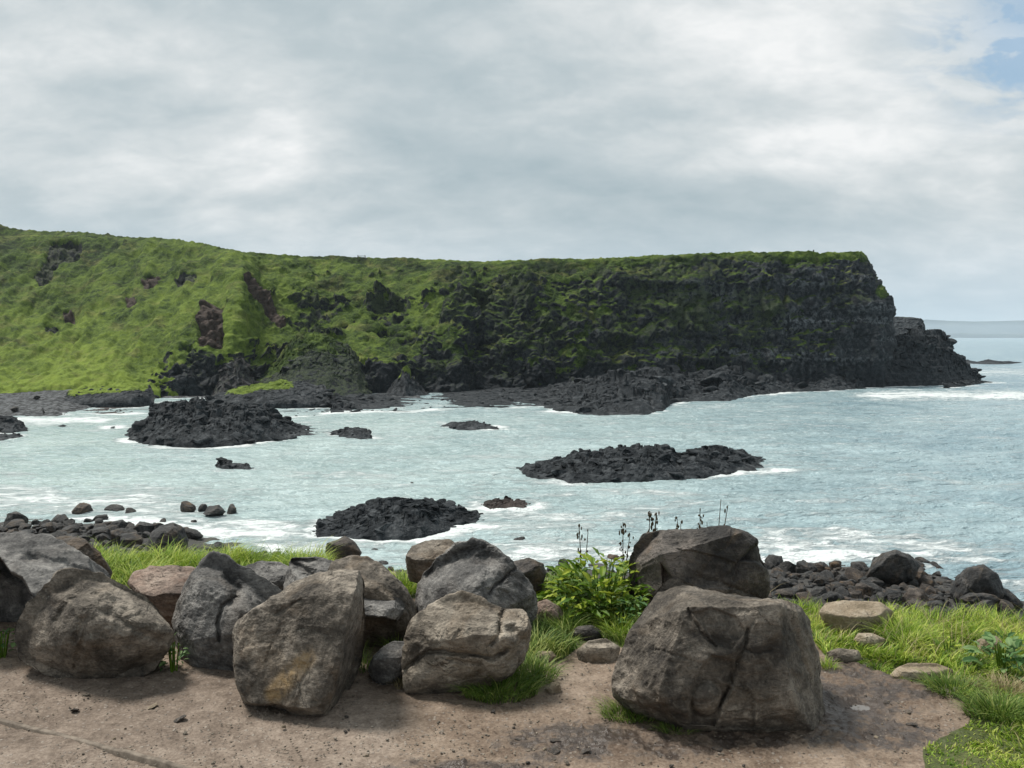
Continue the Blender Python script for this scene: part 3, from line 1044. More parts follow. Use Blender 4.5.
# rocks at the foot of the cliff
crag('wave_cut_shelf', [(330, 414), (400, 412), (440, 410), (500, 409), (540, 407), (556, 412), (600, 416), (640, 416), (664, 412), (672, 405), (690, 402), (730, 402), (755, 396), (790, 393), (840, 391), (862, 389), (872, 385)],
     [(330, 396), (380, 394), (440, 392), (500, 388), (560, 385), (600, 378), (640, 371), (680, 368), (730, 367), (780, 363), (830, 362), (850, 368), (872, 383)],
     46, kind='structure', cat=None, label='long dark rock shelf at the foot of the cliff', vp=0.85, nv=150, steep=0.75, cell=2.4, block=0.75, noise=0.5, seed=1, grass=[(330, 0), (690, 0), (700, .8), (730, .9), (745, 0), (880, 0)], gth=0.8, pale=0.2, blocks=1000, bsize=(0.35, 1.7))
crag('wave_cut_shelf', [(150, 414), (200, 414), (280, 418), (320, 416), (345, 412)], [(150, 404), (200, 402), (260, 403), (330, 402), (345, 403)], 30,
     kind='structure', cat=None, label='low dark rock shelf behind the long islet', vp=0.85, nv=90, cell=1.8, block=0.7, noise=0.5, seed=2, pale=0.12, blocks=500, bsize=(0.3, 1.3))
crag('wave_cut_shelf', [(40, 416), (80, 414), (120, 414), (175, 414)], [(40, 408), (80, 403), (120, 402), (175, 404)], 22,
     kind='structure', cat=None, label='low brown rock shelf beside the pebble beach', vp=0.85, nv=60, cell=1.6, block=0.5, noise=0.4, seed=3, soil=0.7, blocks=200, bsize=(0.25, 0.9))
crag('rocky_point', [(845, 389), (870, 388), (900, 387), (940, 386), (962, 384), (981, 381)],
     [(845, 366), (868, 356), (885, 346), (893, 339), (905, 333), (912, 329), (922, 328), (930, 331), (942, 331), (948, 336), (951, 345), (953, 353), (964, 359), (972, 367), (981, 378)],
     26, label='dark stepped rock point running out to sea below the cliff end', cat='rock point', vp=0.45, nv=150, nu=260, steep=0.7, cell=2.0, block=0.55, noise=0.25, seed=4, layers=1.3, pale=0.15, blocks=420, bsize=(0.4, 1.5))
crag('sea_rock', [(948, 389), (965, 387), (985, 384), (993, 383)], [(948, 384), (962, 381), (975, 380), (985, 381), (993, 382)], 9,
     label='low dark rock in white surf at the tip of the point', cat='rock', vp=0.5, nv=40, cell=1.2, seed=5, blocks=40, bsize=(0.3, 0.9))
crag('sea_rock', [(955, 362), (975, 364), (1000, 364.5), (1012, 364), (1022, 363)], [(955, 357), (968, 360), (978, 362), (990, 360), (1000, 361.5), (1012, 361.5), (1022, 362.5)], 22,
     label='farthest low reef of rock, out beyond the point in breaking waves', cat='rock', vp=0.5, nv=50, cell=1.6, seed=6, blocks=80, bsize=(0.4, 1.4))
crag('far_stack', [(878, 368), (900, 368), (932, 368)], [(878, 319), (896, 317), (918, 317.5), (922, 320), (925, 330), (932, 350)], 40,
     label='far grass topped cliff end showing behind the rocky point', cat='cliff', vp=0.35, nv=80, cell=2.5, seed=7, steep=0.3, grass=[(870, 1), (922, 1), (926, 0)], gth=0.85, lush=0.2, block=0.2, noise=0.08)
crag('grassy_ledge', [(56, 408), (90, 408), (130, 408), (150, 406), (153, 406)], [(56, 401), (68, 391), (85, 388), (110, 385), (140, 382), (148, 384), (153, 396)], 9,
     label='flat grass topped rock ledge beside the pebble beach', cat='rock ledge', vp=0.8, nv=80, steep=0.35, cell=1.4, seed=8, grass=[(56, .2), (80, 1), (145, 1), (150, 0)], gth=0.55, lush=0.9, block=0.2, noise=0.10, blocks=24, bsize=(0.3, 0.9))
crag('grassy_ledge', [(205, 408), (260, 409), (310, 409), (332, 408)], [(205, 398), (230, 389), (260, 384), (280, 380), (300, 381), (322, 386), (332, 394)], 12,
     label='rock ledge with mossy top below the dark hillock', cat='rock ledge', vp=0.7, nv=80, steep=0.4, cell=1.5, seed=9, grass=[(210, .2), (240, .75), (285, .8), (305, 0.1), (330, 0)], gth=0.55, lush=0.5, block=0.25, noise=0.15, blocks=40, bsize=(0.3, 1.2))
crag('rock_hillock', [(240, 398), (300, 399), (350, 398), (372, 397)], [(240, 384), (262, 371), (278, 361), (288, 346), (298, 334), (312, 331), (325, 333), (335, 340), (348, 348), (357, 360), (364, 378), (372, 394)], 30,
     label='dark rounded hillock of rock with mossy shoulder in front of the cliff', cat='rock outcrop', vp=0.5, nv=130, steep=0.8, cell=2.2, seed=10, grass=[(240, .9), (285, 1.0), (300, 0.75), (330, 0.62), (372, 0.3)], gth=0.50, lush=-0.25, block=0.30, noise=0.40, moss=0.60, blocks=14, bsize=(0.5, 1.4), foam=False)
crag('rock_outcrop', [(212, 397), (235, 398), (258, 397)], [(212, 394), (219, 372), (228, 361), (237, 359), (245, 365), (251, 378), (258, 394)], 12,
     label='knobbly brown rock outcrop below the brown earth slip', cat='rock outcrop', vp=0.5, nv=80, steep=0.6, cell=1.5, seed=11, soil=0.25, pale=0.6, moss=0.4, blocks=60, bsize=(0.5, 1.6), foam=False)
crag('rock_pinnacle', [(385, 396), (405, 397), (427, 396)], [(385, 394), (395, 382), (402, 371), (407, 369), (415, 380), (427, 394)], 9,
     label='small pointed pinnacle with yellow lichen tip at the cliff foot', cat='rock pinnacle', vp=0.5, nv=60, steep=0.7, cell=1.1, seed=12, grass=[(385, 0), (400, .7), (412, .7), (420, 0)], gth=0.75, lush=0.4, foam=False)

# islets in the bay
crag('rock_islet', [(124, 440), (150, 446), (190, 448), (230, 447), (270, 442), (300, 438), (321, 438), (332, 437)],
     [(124, 438), (130, 430), (140, 422), (150, 419), (158, 406), (168, 404), (180, 402), (186, 405), (197, 401), (205, 406), (215, 406), (222, 410), (240, 404), (252, 405), (262, 408), (272, 413), (285, 422), (300, 428), (318, 432), (332, 436)], 15,
     label='large jagged black rock islet in the left half of the bay', cat='rock islet', vp=0.5, nv=130, nu=300, cell=0.9, seed=20, noise=0.22, block=0.5, blocks=330, bsize=(0.22, 0.85))
crag('rock_islet', [(330, 436), (345, 439), (360, 441), (372, 440)], [(330, 432), (345, 429), (358, 429), (368, 432), (372, 438)], 5,
     label='small dark rock just right of the large jagged islet', cat='rock', vp=0.5, nv=40, cell=0.7, seed=21, blocks=40, bsize=(0.15, 0.6))
crag('rock_islet', [(213, 469), (225, 471), (240, 471), (251, 470)], [(213, 465), (219, 460), (226, 462), (236, 463), (246, 464), (251, 468)], 2.6,
     label='little lone black rock in open water in front of the jagged islet', cat='rock', vp=0.5, nv=40, nu=60, cell=0.5, seed=22, blocks=18, bsize=(0.12, 0.42))
crag('rock_islet', [(440, 428), (455, 430), (475, 431), (498, 430)], [(440, 427), (452, 423), (470, 422), (485, 425), (498, 428)], 6,
     label='flat dark rock awash in the middle of the bay, below the shelf', cat='rock', vp=0.5, nv=40, nu=80, cell=0.7, seed=23, blocks=50, bsize=(0.2, 0.7))
crag('rock_islet', [(511, 477), (540, 482), (575, 485), (620, 484), (660, 483), (700, 480), (740, 474), (770, 472), (792, 472)],
     [(511, 475), (530, 465), (555, 461), (575, 456), (600, 452), (618, 449), (640, 446), (660, 447), (672, 452), (680, 456), (700, 451), (725, 448), (745, 452), (752, 457), (765, 462), (775, 465), (792, 471)], 9,
     label='long low black rock islet in the right half of the bay', cat='rock islet', vp=0.55, nv=110, nu=400, cell=0.85, seed=41, noise=0.3, block=0.5, blocks=260, bsize=(0.2, 0.7))
crag('rock_islet', [(308, 538), (335, 541), (380, 540), (420, 538), (450, 532), (470, 528), (484, 528)],
     [(308, 533), (322, 522), (340, 515), (360, 506), (385, 500), (410, 500), (440, 505), (462, 510), (475, 512), (484, 524)], 5.5,
     label='dark brown rock islet closest to the boulders on the bank', cat='rock islet', vp=0.55, nv=110, nu=260, cell=0.6, seed=25, noise=0.3, block=0.5, blocks=180, bsize=(0.12, 0.65))
crag('rock_islet', [(474, 508), (490, 512), (515, 512), (538, 508)], [(474, 506), (490, 501), (505, 499), (520, 501), (538, 505)], 2.6,
     label='flat brown weedy rock right of the nearest islet', cat='rock', vp=0.5, nv=50, nu=90, cell=0.4, seed=26, soil=0.7, blocks=60, bsize=(0.1, 0.35))
crag('rock_islet', [(-60, 432), (-20, 433), (10, 433), (24, 431)], [(-60, 420), (-20, 417), (5, 418), (18, 422), (24, 428)], 7,
     label='dark rock cut by the left edge of the photo near the pebble beach', cat='rock', vp=0.5, nv=50, cell=0.8, seed=27, blocks=60, bsize=(0.25, 0.9))
crag('rock_islet', [(-40, 440), (0, 441), (22, 438)], [(-40, 437), (0, 434), (14, 434), (22, 437)], 4,
     label='low flat rock in the water at the left edge of the photo', cat='rock', vp=0.5, nv=40, cell=0.7, seed=28, blocks=30, bsize=(0.2, 0.7))
for k, (x0, x1, y, h) in enumerate([(52, 68, 428, 3), (106, 116, 429, 2.5)]):
    crag('rock_islet', [(x0, y), (x1, y)], [(x0, y - 0.5), ((x0 + x1) / 2, y - h), (x1, y - 0.5)], 2.0,
         label=['thin dark rock just awash in the surf off the pebble beach', 'tiny rock awash between the pebble beach and jagged islet'][k], cat='rock', vp=0.5, nv=24, nu=30, cell=0.5, seed=30 + k)

# far land across the sea
for nm, sky_l, d0, w_, base_, lab in [
        ('hills', [(650, 321), (900, 321), (925, 319.5), (945, 320.5), (965, 321.5), (1000, 321), (1040, 320), (1150, 317), (1400, 322)], 12000, 1500, -2, 'pale blue hills across the sea on the horizon'),
        ('coast', [(650, 335), (900, 334.6), (930, 334), (960, 333.2), (985, 334), (1024, 333.6), (1100, 333), (1400, 335)], 8800, 700, -2, 'low far shore under the hills on the horizon')]:
    us = np.linspace(650, 1400, 260)
    sk = np.interp(us, [s[0] for s in sky_l], [s[1] for s in sky_l])
    hp = P(us, sk, d0 + w_ * 0.5)[:, 2] + fbm(np.stack([us / 18, us * 0, us * 0], -1), 4) * (6 if nm == 'hills' else 4)
    rowsx = []
    for v, hf in [(0, 0), (0.06, 0.25), (0.25, 0.7), (0.5, 1), (0.8, 0.8), (1, 0)]:
        yv = np.full(260, d0 + w_ * v)
        rowsx.append(np.stack([(us - 512) / F * yv, yv, base_ + (hp - base_) * hf], -1))
    tag(obj(nm, np.concatenate(rowsx), grid_faces(6, 260), M['far'], origin=(2000, d0, 0)), lab, kind='structure')

# ------------------------------------------------------------------ sea
wl_pts = []
for a in np.linspace(-150, 1170, 110):
    q = on_z(a, np.interp(a, WL_X, WL_Y), 0.0)
    wl_pts.append((q[0], q[1], 1.15))
FOOT += wl_pts
for a in np.linspace(-150, 60, 24):       # pebble beach under the green slope
    q = on_z(a, 416 - 0.03 * (a - 0), 0.0)
    FOOT.append((q[0], q[1], 1.3))
FT = np.array(FOOT)
rr = np.concatenate([np.geomspace(24, 260, 720)[:-1], np.geomspace(260, 13800, 140)])
aa = np.concatenate([np.linspace(-78, -33, 40)[:-1], np.linspace(-33, 33, 560), np.linspace(33, 78, 40)[1:]])
R_, A_ = np.meshgrid(rr, np.radians(aa), indexing='ij')
wx, wy = (R_ * np.sin(A_)).ravel(), (R_ * np.cos(A_)).ravel()
foam = np.zeros(len(wx))
sel = np.where((wy < 270) & (np.abs(wx / wy) < 0.75))[0]
for c0 in range(0, len(sel), 20000):
    s_ = sel[c0:c0 + 20000]
    best = np.zeros(len(s_))
    px_, py_ = wx[s_], wy[s_]
    dd = np.hypot(px_[:, None] - FT[None, :, 0], (py_[:, None] - FT[None, :, 1]) * 0.8)
    sig = 0.6 + 0.012 * py_
    foam[s_] = (np.exp(-(dd / sig[:, None])) * FT[None, :, 2]).max(1)
foam *= np.clip(0.62 + 1.6 * fbm(np.stack([wx * 0.10, wy * 0.12, 0 * wx], -1) + 3, 4, 0.6), 0.10, 1.1)
wpx, wpy = to_px(np.stack([wx, wy, 0 * wx], -1))
milk = np.interp(wpx, [-100, 300, 620, 850, 1100], [1.0, 0.95, 0.75, 0.42, 0.3]) * np.interp(wpy, [337, 350, 385, 420, 600], [0.0, 0.15, 0.55, 1.0, 1.0])
# surf belts: in front of the near shore and off the point
foam = np.maximum(foam, 0.54 * np.exp(-((wpy - (np.interp(wpx, WL_X, WL_Y) - 16)) / 24) ** 2) * (wpy > 430))
foam = np.maximum(foam, 0.62 * np.exp(-((wpy - 552) / 14) ** 2) * sst(wpx, 600, 680) * sst(wpx, 900, 830))
foam = np.maximum(foam, 0.70 * np.exp(-((wpy - 396) / 7) ** 2) * sst(wpx, 820, 880))
foam = np.maximum(foam, 0.52 * np.exp(-((wpy - 372) / 6) ** 2) * sst(wpx, 940, 965))
foam = np.maximum(foam, 0.68 * np.exp(-((wpy - 421) / 6) ** 2) * sst(wpx, 140, 90))
foam = np.maximum(foam, 0.40 * sst(wpy, 440, 500) * sst(wpx, 420, 150))
foam = np.maximum(foam, 0.45 * np.exp(-((wpy - 520) / 22) ** 2) * sst(wpx, 420, 480) * sst(wpx, 720, 640))
foam = np.maximum(foam, 0.27)
q = np.stack([wx, wy, 0 * wx], -1)
crest = fbm(q * np.array([0.085, 0.17, 1]) + 4, 4, 0.55, ridged=True)
foam += 0.11 * sst(crest, 0.30, 0.75) * np.interp(wy, [30, 60, 250, 400], [1.0, 0.9, 0.7, 0])
amp = np.clip(1.0 - wy / 420, 0, 1) * np.interp(wpx, [0, 500, 1000], [0.6, 0.9, 1.3])
wz = amp * (0.34 * crest + 0.15 * fbm(q * np.array([0.35, 0.6, 1]) + 9, 4, 0.6, ridged=True)) - 0.12 * amp
wz += foam * amp * 0.10 * fbm(q * 0.9, 3)
sea = obj('sea', np.stack([wx, wy, wz], -1), grid_faces(len(rr), len(aa))[:, ::-1], M['sea'], smooth=True, attrs=dict(foam=foam, milk=milk))
tag(sea, 'pale grey green sea filling the bay to the horizon', kind='structure')


# ------------------------------------------------------------------ boulders
GS = 'half buried stones in the grass'
def radial(outline, cx, cy, sm=2.0, nth=720):
    th = np.arange(nth) / nth * 2 * np.pi
    R = np.zeros(nth)
    o = outline + outline[:1]
    for (x0, y0), (x1, y1) in zip(o[:-1], o[1:]):
        ax, ay, bx, by = x0 - cx, -(y0 - cy), x1 - cx, -(y1 - cy)
        dx, dy = np.cos(th), np.sin(th)
        ex, ey = bx - ax, by - ay
        den = dx * ey - dy * ex
        den = np.where(np.abs(den) < 1e-9, 1e-9, den)
        tt_ = (ax * ey - ay * ex) / den
        ss_ = (ax * dy - ay * dx) / den
        ok = (ss_ >= -1e-6) & (ss_ <= 1 + 1e-6) & (tt_ > 0)
        R = np.where(ok, np.maximum(R, tt_), R)
    g = R > 0
    R = np.interp(np.arange(nth), np.where(g)[0], R[g])
    k = sm * 2
    kk = np.exp(-0.5 * (np.arange(-20, 21) / k) ** 2)
    kk /= kk.sum()
    R = np.convolve(np.concatenate([R[-20:], R, R[:20]]), kk, 'valid')
    return th, R


def boulder(name, outline, base, depth, label, mat='boulder', cut=(), creases=(), group=None, centre=None, sub=7, e=0.72, seed=0,
            rough=1.0, chips=7, stains=(), folds=(), steps=(), gz=None, cat='boulder', sm=2.0, back=0.8, parent=None, raised=()):
    o = np.array(outline, float)
    if centre is None:
        cx, cy = (o[:, 0].min() + o[:, 0].max()) / 2, (o[:, 1].min() + o[:, 1].max()) / 2
        cy = 0.5 * cy + 0.5 * o[:, 1].mean()
    else:
        cx, cy = centre
    hpx = o[:, 1].max() - o[:, 1].min()
    if group == GS:                      # half buried: the lower part of the stone lies in the ground
        base = base - 0.20 * hpx
        depth *= 0.6
        sink = 0.10
        e = 0.95
    else:
        sink = 0.07
    low_ = np.clip((o[:, 1] - cy) / (o[:, 1].max() - cy), 0, 1)
    outline = [(float(a), float(b_ + sink * hpx * l_)) for (a, b_), l_ in zip(o, low_)]
    g = on_z(cx, base, GZ if gz is None else gz)
    Yc = g[1]
    th, R = radial(list(map(tuple, outline)), cx, cy, sm)
    nv, f = ico(sub)
    theta = np.arctan2(nv[:, 2], nv[:, 0]) % (2 * np.pi)
    sp = np.hypot(nv[:, 0], nv[:, 2])
    front = -nv[:, 1]
    Rt = np.interp(theta, np.append(th, 2 * np.pi), np.append(R, R[0]))
    rad = sp ** e
    dep = np.sign(front) * np.abs(front) ** e
    s = Yc / F / math.cos(PITCH) * 1.0
    lx = Rt * rad * np.cos(theta) * s
    lz = Rt * rad * np.sin(theta) * s
    ly = np.where(dep > 0, dep * depth, dep * depth * back)
    L = np.stack([lx, ly, lz], -1)
    rs = np.random.default_rng(100 + seed)
    if group == GB and seed not in (10, 17):
        cut = list(cut) + [(rs.uniform(-0.25, 0.2), 0.52, 0.84, 0.70), (rs.uniform(-0.2, 0.3), 0.85, -0.5, 0.80)]
    planes = [(c[:3], c[3], 0.94) for c in cut]
    for k in range(chips):
        v = rs.normal(size=3)
        v /= np.linalg.norm(v)
        v[1] = max(abs(v[1]), 0.45)
        planes.append((v, rs.uniform(0.80, 0.94), 0.65))
    for nvv, fr, stg in planes:
        v = np.array(nvv, float)
        v /= np.linalg.norm(v)
        q = L @ v
        d = q.max() * fr
        ex = np.maximum(q - d, 0)
        # keep the outline: weaken the cut close to the silhouette
        L = L - v[None, :] * (ex * stg * sst(np.abs(L[:, 1]) / depth, 0.0, 0.22))[:, None]
    # noise along the outward direction
    nd = L / (np.linalg.norm(L, axis=1)[:, None] + 1e-9)
    size = (R.mean() * s)
    q = L / size + 13.1 * seed
    dn = size * rough * (0.060 * fbm(q * 1.3, 4, 0.5) + 0.036 * fbm(q * 4.0 + 5, 4, 0.55) + 0.030 * fbm(q * 2.6 + 9, 4, 0.5, ridged=True) + 0.013 * fbm(q * 13, 4, 0.6))
    f1, f2, idv = worley(q * 1.9 + 0.5 * np.stack([fbm(q * 1.5, 2), fbm(q * 1.5 + 4, 2), fbm(q * 1.5 + 8, 2)], -1))
    dn += size * rough * 0.055 * (idv - 0.5) * sst(f2 - f1, 0.0, 0.2)
    L = L + nd * dn[:, None]
    up = np.array([0, math.sin(PITCH), math.cos(PITCH)])
    c0 = P(cx, cy, Yc)
    view = c0 - np.array([0, 0, CAMZ])
    tow = -view / np.linalg.norm(view)
    u = cx + L[:, 0] / s
    v = cy - L[:, 2] / s
    fr = sst(L[:, 1], -0.1 * depth, 0.15 * depth)
    for line, wd, dp in creases:
        wob = 3.0 * fbm(q * 5 + 3, 4, 0.6)
        wob2 = 3.0 * fbm(q * 5 + 33, 4, 0.6)
        dd = poly_dist(u + wob, v + wob2, line)
        var = 0.55 + 0.9 * np.clip(0.5 + fbm(q * 3 + 71, 2), 0, 1)
        if wd < 4:
            wq_ = wd * 0.62 * var
            L[:, 1] -= fr * dp * (0.8 * np.exp(-(dd / wq_) ** 2) + 0.30 * np.exp(-(dd / (wd * 3.5)) ** 2))
        else:
            L[:, 1] -= fr * dp * np.exp(-(dd / wd) ** 2)
    L_old = L[:, 1].copy()
    for line, ref, slope in folds:
        wob = 2.2 * fbm(q * 3 + 3, 3)
        sd = poly_side(u + wob, v + wob, line, ref)
        L[:, 1] -= fr * slope * np.maximum(sd, 0) * s * sst(sd, 0, 2.5)
    for (kx, ky, kr, kh) in raised:
        dk_ = np.hypot(u - kx, (v - ky) * 0.9) / kr * (1 + 0.12 * fbm(q * 4 + 7, 2))
        L[:, 1] += fr * (kh * np.sqrt(np.clip(1 - dk_ ** 2, 0, 1)) - 0.28 * kh * (0.4 + 0.8 * np.clip(0.5 + fbm(q * 5 + 51, 2), 0, 1)) * np.exp(-((dk_ - 1.12) / 0.16) ** 2))
    L[:, 1] = np.where(L_old > 0, np.maximum(L[:, 1], np.minimum(L_old, 0.03 * depth)), L[:, 1])
    for pl, dp in steps:
        wob = 2.0 * fbm(q * 4 + 13, 3)
        ins = in_poly(u + wob, v + wob, pl)
        dd = poly_dist(u + wob, v + wob, list(pl) + [pl[0]])
        L[:, 1] -= fr * dp * np.where(ins, sst(dd, 0, 2.5), 0)
    stain = np.zeros(len(u))
    for line, wd, am in stains:
        stain = np.maximum(stain, fr * am * np.exp(-(poly_dist(u, v, line) / wd) ** 4))
    p = c0 + L[:, :1] * np.array([[1, 0, 0]]) + L[:, 2:] * up[None] + L[:, 1:2] * tow[None]
    org = (float(c0[0]), float(c0[1]), float(g[2]))
    ob = obj(name, p, f, M[mat], origin=org, attrs=dict(stain=stain), parent=parent)
    if parent is None:
        tag(ob, label, cat, group)
    else:
        ob.location = tuple(np.array(org) - np.array(parent.location))
    return ob


GB = 'boulders lining the back of the path'
boulder('boulder', [(-48, 570), (-22, 542), (0, 536), (25, 532), (50, 536), (72, 549), (95, 563), (110, 573), (112, 600), (80, 640), (20, 650), (-45, 645)], 634, 1.0,
        'big brown boulder at the far left with a dark hollow below its overhanging top', 'boulder_grey', group=GB, seed=1,
        steps=[([(-60, 572), (2, 558), (12, 572), (24, 578), (36, 600), (28, 670), (-80, 670)], 1.05)], creases=[([(30, 560), (60, 565), (90, 578)], 5, 0.05)], cut=[(0.1, 0.45, 0.9, 0.72), (0.8, 0.3, 0.6, 0.8)])
boulder('boulder', [(48, 540), (66, 535), (85, 540), (100, 553), (112, 570), (105, 590), (60, 585)], 610, 0.3,
        'dark angular rock peeping over the right shoulder of the far left boulder', 'boulder_dark', group=GB, seed=2, cut=[(0.3, 0.8, 0.3, 0.7)])
boulder('boulder', [(15, 639), (20, 622), (33, 601), (45, 584), (56, 572), (66, 567), (84, 569), (107, 575), (127, 586), (146, 599), (161, 614), (174, 632), (170, 648), (158, 664), (137, 674), (94, 683), (78, 679), (56, 672), (30, 663), (18, 654)], 676, 0.42,
        'wide brown boulder at the front left, grass in the gap at its right', 'boulder', group=GB, seed=3, sub=8,
        cut=[(-0.55, 0.75, 0.5, 0.66), (0.35, 0.55, 0.75, 0.70), (0.45, 0.85, -0.3, 0.70), (-0.1, 0.9, -0.35, 0.78)],
        folds=[([(58, 566), (72, 572), (92, 588), (124, 600), (150, 618), (168, 650)], (140, 590), 1.1), ([(84, 600), (80, 640), (76, 680)], (50, 630), 0.45), ([(84, 640), (128, 634), (165, 632)], (130, 665), 0.6)], creases=[ ([(76, 640), (84, 620), (82, 640), (76, 668)], 4, 0.04), ([(58, 620), (70, 600), (80, 595)], 4, 0.03), ([(108, 612), (140, 632), (160, 640)], 4, 0.035)])
boulder('boulder', [(128, 584), (134, 572), (150, 567), (170, 566), (194, 566), (206, 580), (200, 612), (176, 632), (158, 615), (138, 600)], 628, 0.36,
        'reddish rounded boulder wedged behind the wide front boulder and the tall grey one', 'boulder_red', group=GB, seed=4, cut=[(-0.2, 0.6, 0.8, 0.72)])
boulder('boulder', [(245, 566), (262, 561), (280, 562), (292, 568), (296, 584), (280, 600), (250, 596)], 612, 0.28,
        'small grey rock behind the right edge of the tall grey boulder', 'boulder_grey', group=GB, seed=5, cut=[(0, 0.5, 0.9, 0.75)])
boulder('boulder', [(173, 619), (178, 603), (188, 581), (200, 561), (211, 551), (224, 552), (237, 560), (248, 568), (258, 576), (278, 586), (290, 600), (282, 640), (260, 668), (235, 678), (205, 676), (184, 664), (175, 644)], 658, 0.36,
        'tall smooth grey boulder with a vertical cleft and notched right shoulder', 'boulder_grey', group=GB, seed=6, sub=8, centre=(222, 622),
        folds=[([(212, 553), (226, 580), (238, 600)], (260, 580), 0.8)], cut=[(-0.35, 0.9, 0.3, 0.72), (0.5, 0.6, 0.62, 0.70)],
        creases=[([(228, 578), (238, 590), (232, 602)], 5, 0.08), ([(236, 596), (223, 606), (218, 622), (220, 640)], 2.6, 0.06)])
boulder('boulder', [(283, 596), (287, 572), (292, 558), (314, 556), (330, 560), (347, 568), (356, 586), (345, 610), (290, 612)], 622, 0.3,
        'grey rock with a dark triangular notch right behind the leaning boulder', 'boulder_grey', group=GB, seed=7, cut=[(-0.1, 0.7, 0.7, 0.7)],
        creases=[([(292, 562), (306, 571), (312, 575)], 4, 0.09), ([(296, 560), (312, 560)], 3, 0.04)])
boulder('boulder', [(326, 575), (332, 562), (349, 556), (368, 557), (383, 566), (398, 581), (410, 596), (418, 611), (412, 634), (380, 648), (340, 630)], 638, 0.36,
        'domed brown grey boulder with overhanging slab in front of it', 'boulder', group=GB, seed=8, cut=[(0.5, 0.6, 0.6, 0.8)])
slab = boulder('boulder', [(340, 590), (361, 585), (378, 594), (398, 599), (405, 605), (404, 613), (395, 622), (391, 640), (380, 655), (355, 660), (342, 630)], 652, 0.26,
        'grey slab jutting out over a black hollow beside the leaning boulder', 'boulder_grey', group=GB, seed=9, folds=[([(340, 600), (362, 603), (380, 608), (406, 611)], (375, 590), 1.6)],
        steps=[([(345, 616), (380, 616), (397, 620), (394, 660), (345, 660)], 0.4)])
boulder('boulder', [(235, 631), (241, 622), (255, 611), (270, 602), (294, 584), (319, 574), (344, 571), (357, 572), (362, 582), (364, 612), (363, 641), (358, 669), (342, 692), (326, 708), (302, 706), (277, 699), (247, 694), (241, 682), (236, 659)], 688, 0.62,
        'leaning brown boulder with a sharp vertical edge, dark right side and orange streak', 'boulder', group=GB, seed=10, sub=8, e=0.62, sm=1.0,
        cut=[(-0.30, 0.93, 0.22, 0.60), (-0.3, 0.5, 0.8, 0.82)], chips=3, folds=[([(357, 571), (349, 600), (339, 640), (326, 708)], (362, 640), 3.0)],
        creases=[([(277, 615), (290, 607), (300, 603)], 3, 0.02), ([(298, 700), (300, 680), (312, 660)], 2, 0.015), ([(268, 660), (274, 640), (282, 625)], 3, 0.015)],
        stains=[([(276, 690), (290, 674), (306, 656)], 9, 0.8)])
boulder('boulder', [(405, 556), (412, 547), (426, 541), (449, 539), (460, 546), (456, 570), (432, 584), (410, 578)], 598, 0.3,
        'low mossy brown rock touching the dome boulder from behind at its left', 'boulder', group=GB, seed=11)
boulder('boulder', [(508, 566), (515, 561), (529, 558), (543, 564), (546, 573), (541, 588), (525, 592)], 600, 0.24,
        'small dark rock against the back right of the dome boulder', 'boulder_dark', group=GB, seed=12)
boulder('boulder', [(415, 600), (418, 584), (425, 571), (438, 557), (454, 544), (472, 538), (486, 542), (500, 552), (515, 564), (529, 580), (537, 596), (538, 610), (530, 625), (500, 645), (440, 640), (420, 618)], 634, 0.40,
        'large grey dome boulder split by a straight diagonal crack', 'boulder_grey', group=GB, seed=13, sub=8,
        cut=[(0.55, 0.7, 0.4, 0.70), (-0.5, 0.75, 0.45, 0.72)],
        creases=[([(432, 572), (456, 560), (484, 556)], 11, 0.14), ([(465, 575), (480, 572), (492, 560)], 9, 0.06), ([(488, 593), (502, 580), (517, 567)], 2.2, 0.05)])
boulder('boulder', [(368, 668), (373, 657), (380, 650), (393, 641), (405, 641), (410, 660), (404, 676), (388, 684), (373, 680)], 679, 0.16,
        'small grey rock tucked against the left of the pale two part boulder', 'boulder_grey', group=GB, seed=14)
boulder('boulder', [(403, 650), (408, 632), (414, 619), (430, 605), (447, 594), (461, 589), (477, 595), (496, 606), (505, 610), (517, 609), (526, 615), (530, 628), (528, 641), (523, 657), (512, 670), (490, 688), (455, 698), (421, 697), (407, 688), (402, 668)], 684, 0.34,
        'pale boulder with a ledge across it and a notched right corner', 'boulder_pale', group=GB, seed=15, sub=8,
        cut=[(-0.2, 0.72, 0.66, 0.66), (0.0, 0.95, -0.25, 0.80)], chips=3,
        creases=[([(405, 668), (416, 660), (428, 652), (442, 650), (458, 654), (478, 655), (492, 658), (505, 650)], 3.2, 0.075), ([(503, 608), (500, 620), (499, 633), (491, 645)], 3.5, 0.06), ([(512, 630), (520, 640), (514, 660)], 6, 0.07), ([(450, 660), (480, 664)], 2.5, 0.02)])
boulder('boulder', [(629, 590), (631, 562), (633, 544), (641, 533), (662, 530), (694, 529), (725, 528), (744, 532), (755, 541), (759, 559), (767, 572), (770, 585), (764, 606), (740, 620), (650, 618), (632, 606)], 610, 0.42,
        'big dark flat topped boulder standing behind the front right boulder', 'boulder_dark', group=GB, seed=16, sub=8, e=0.55, sm=1.2,
        cut=[(0.1, 0.98, 0.05, 0.68), (0.15, 0.8, -0.5, 0.80)], chips=4,
        folds=[([(662, 526), (664, 552), (674, 575), (676, 610)], (640, 570), 1.1)],
        steps=[([(736, 562), (746, 550), (760, 541), (768, 570), (752, 562)], 0.14), ([(660, 560), (672, 574), (676, 590), (664, 592)], 0.10), ([(676, 548), (704, 552), (736, 562), (732, 590), (690, 586)], 0.025)],
        creases=[([(737, 562), (733, 580)], 2.2, 0.03), ([(690, 575), (720, 582), (760, 598)], 2.2, 0.02)])
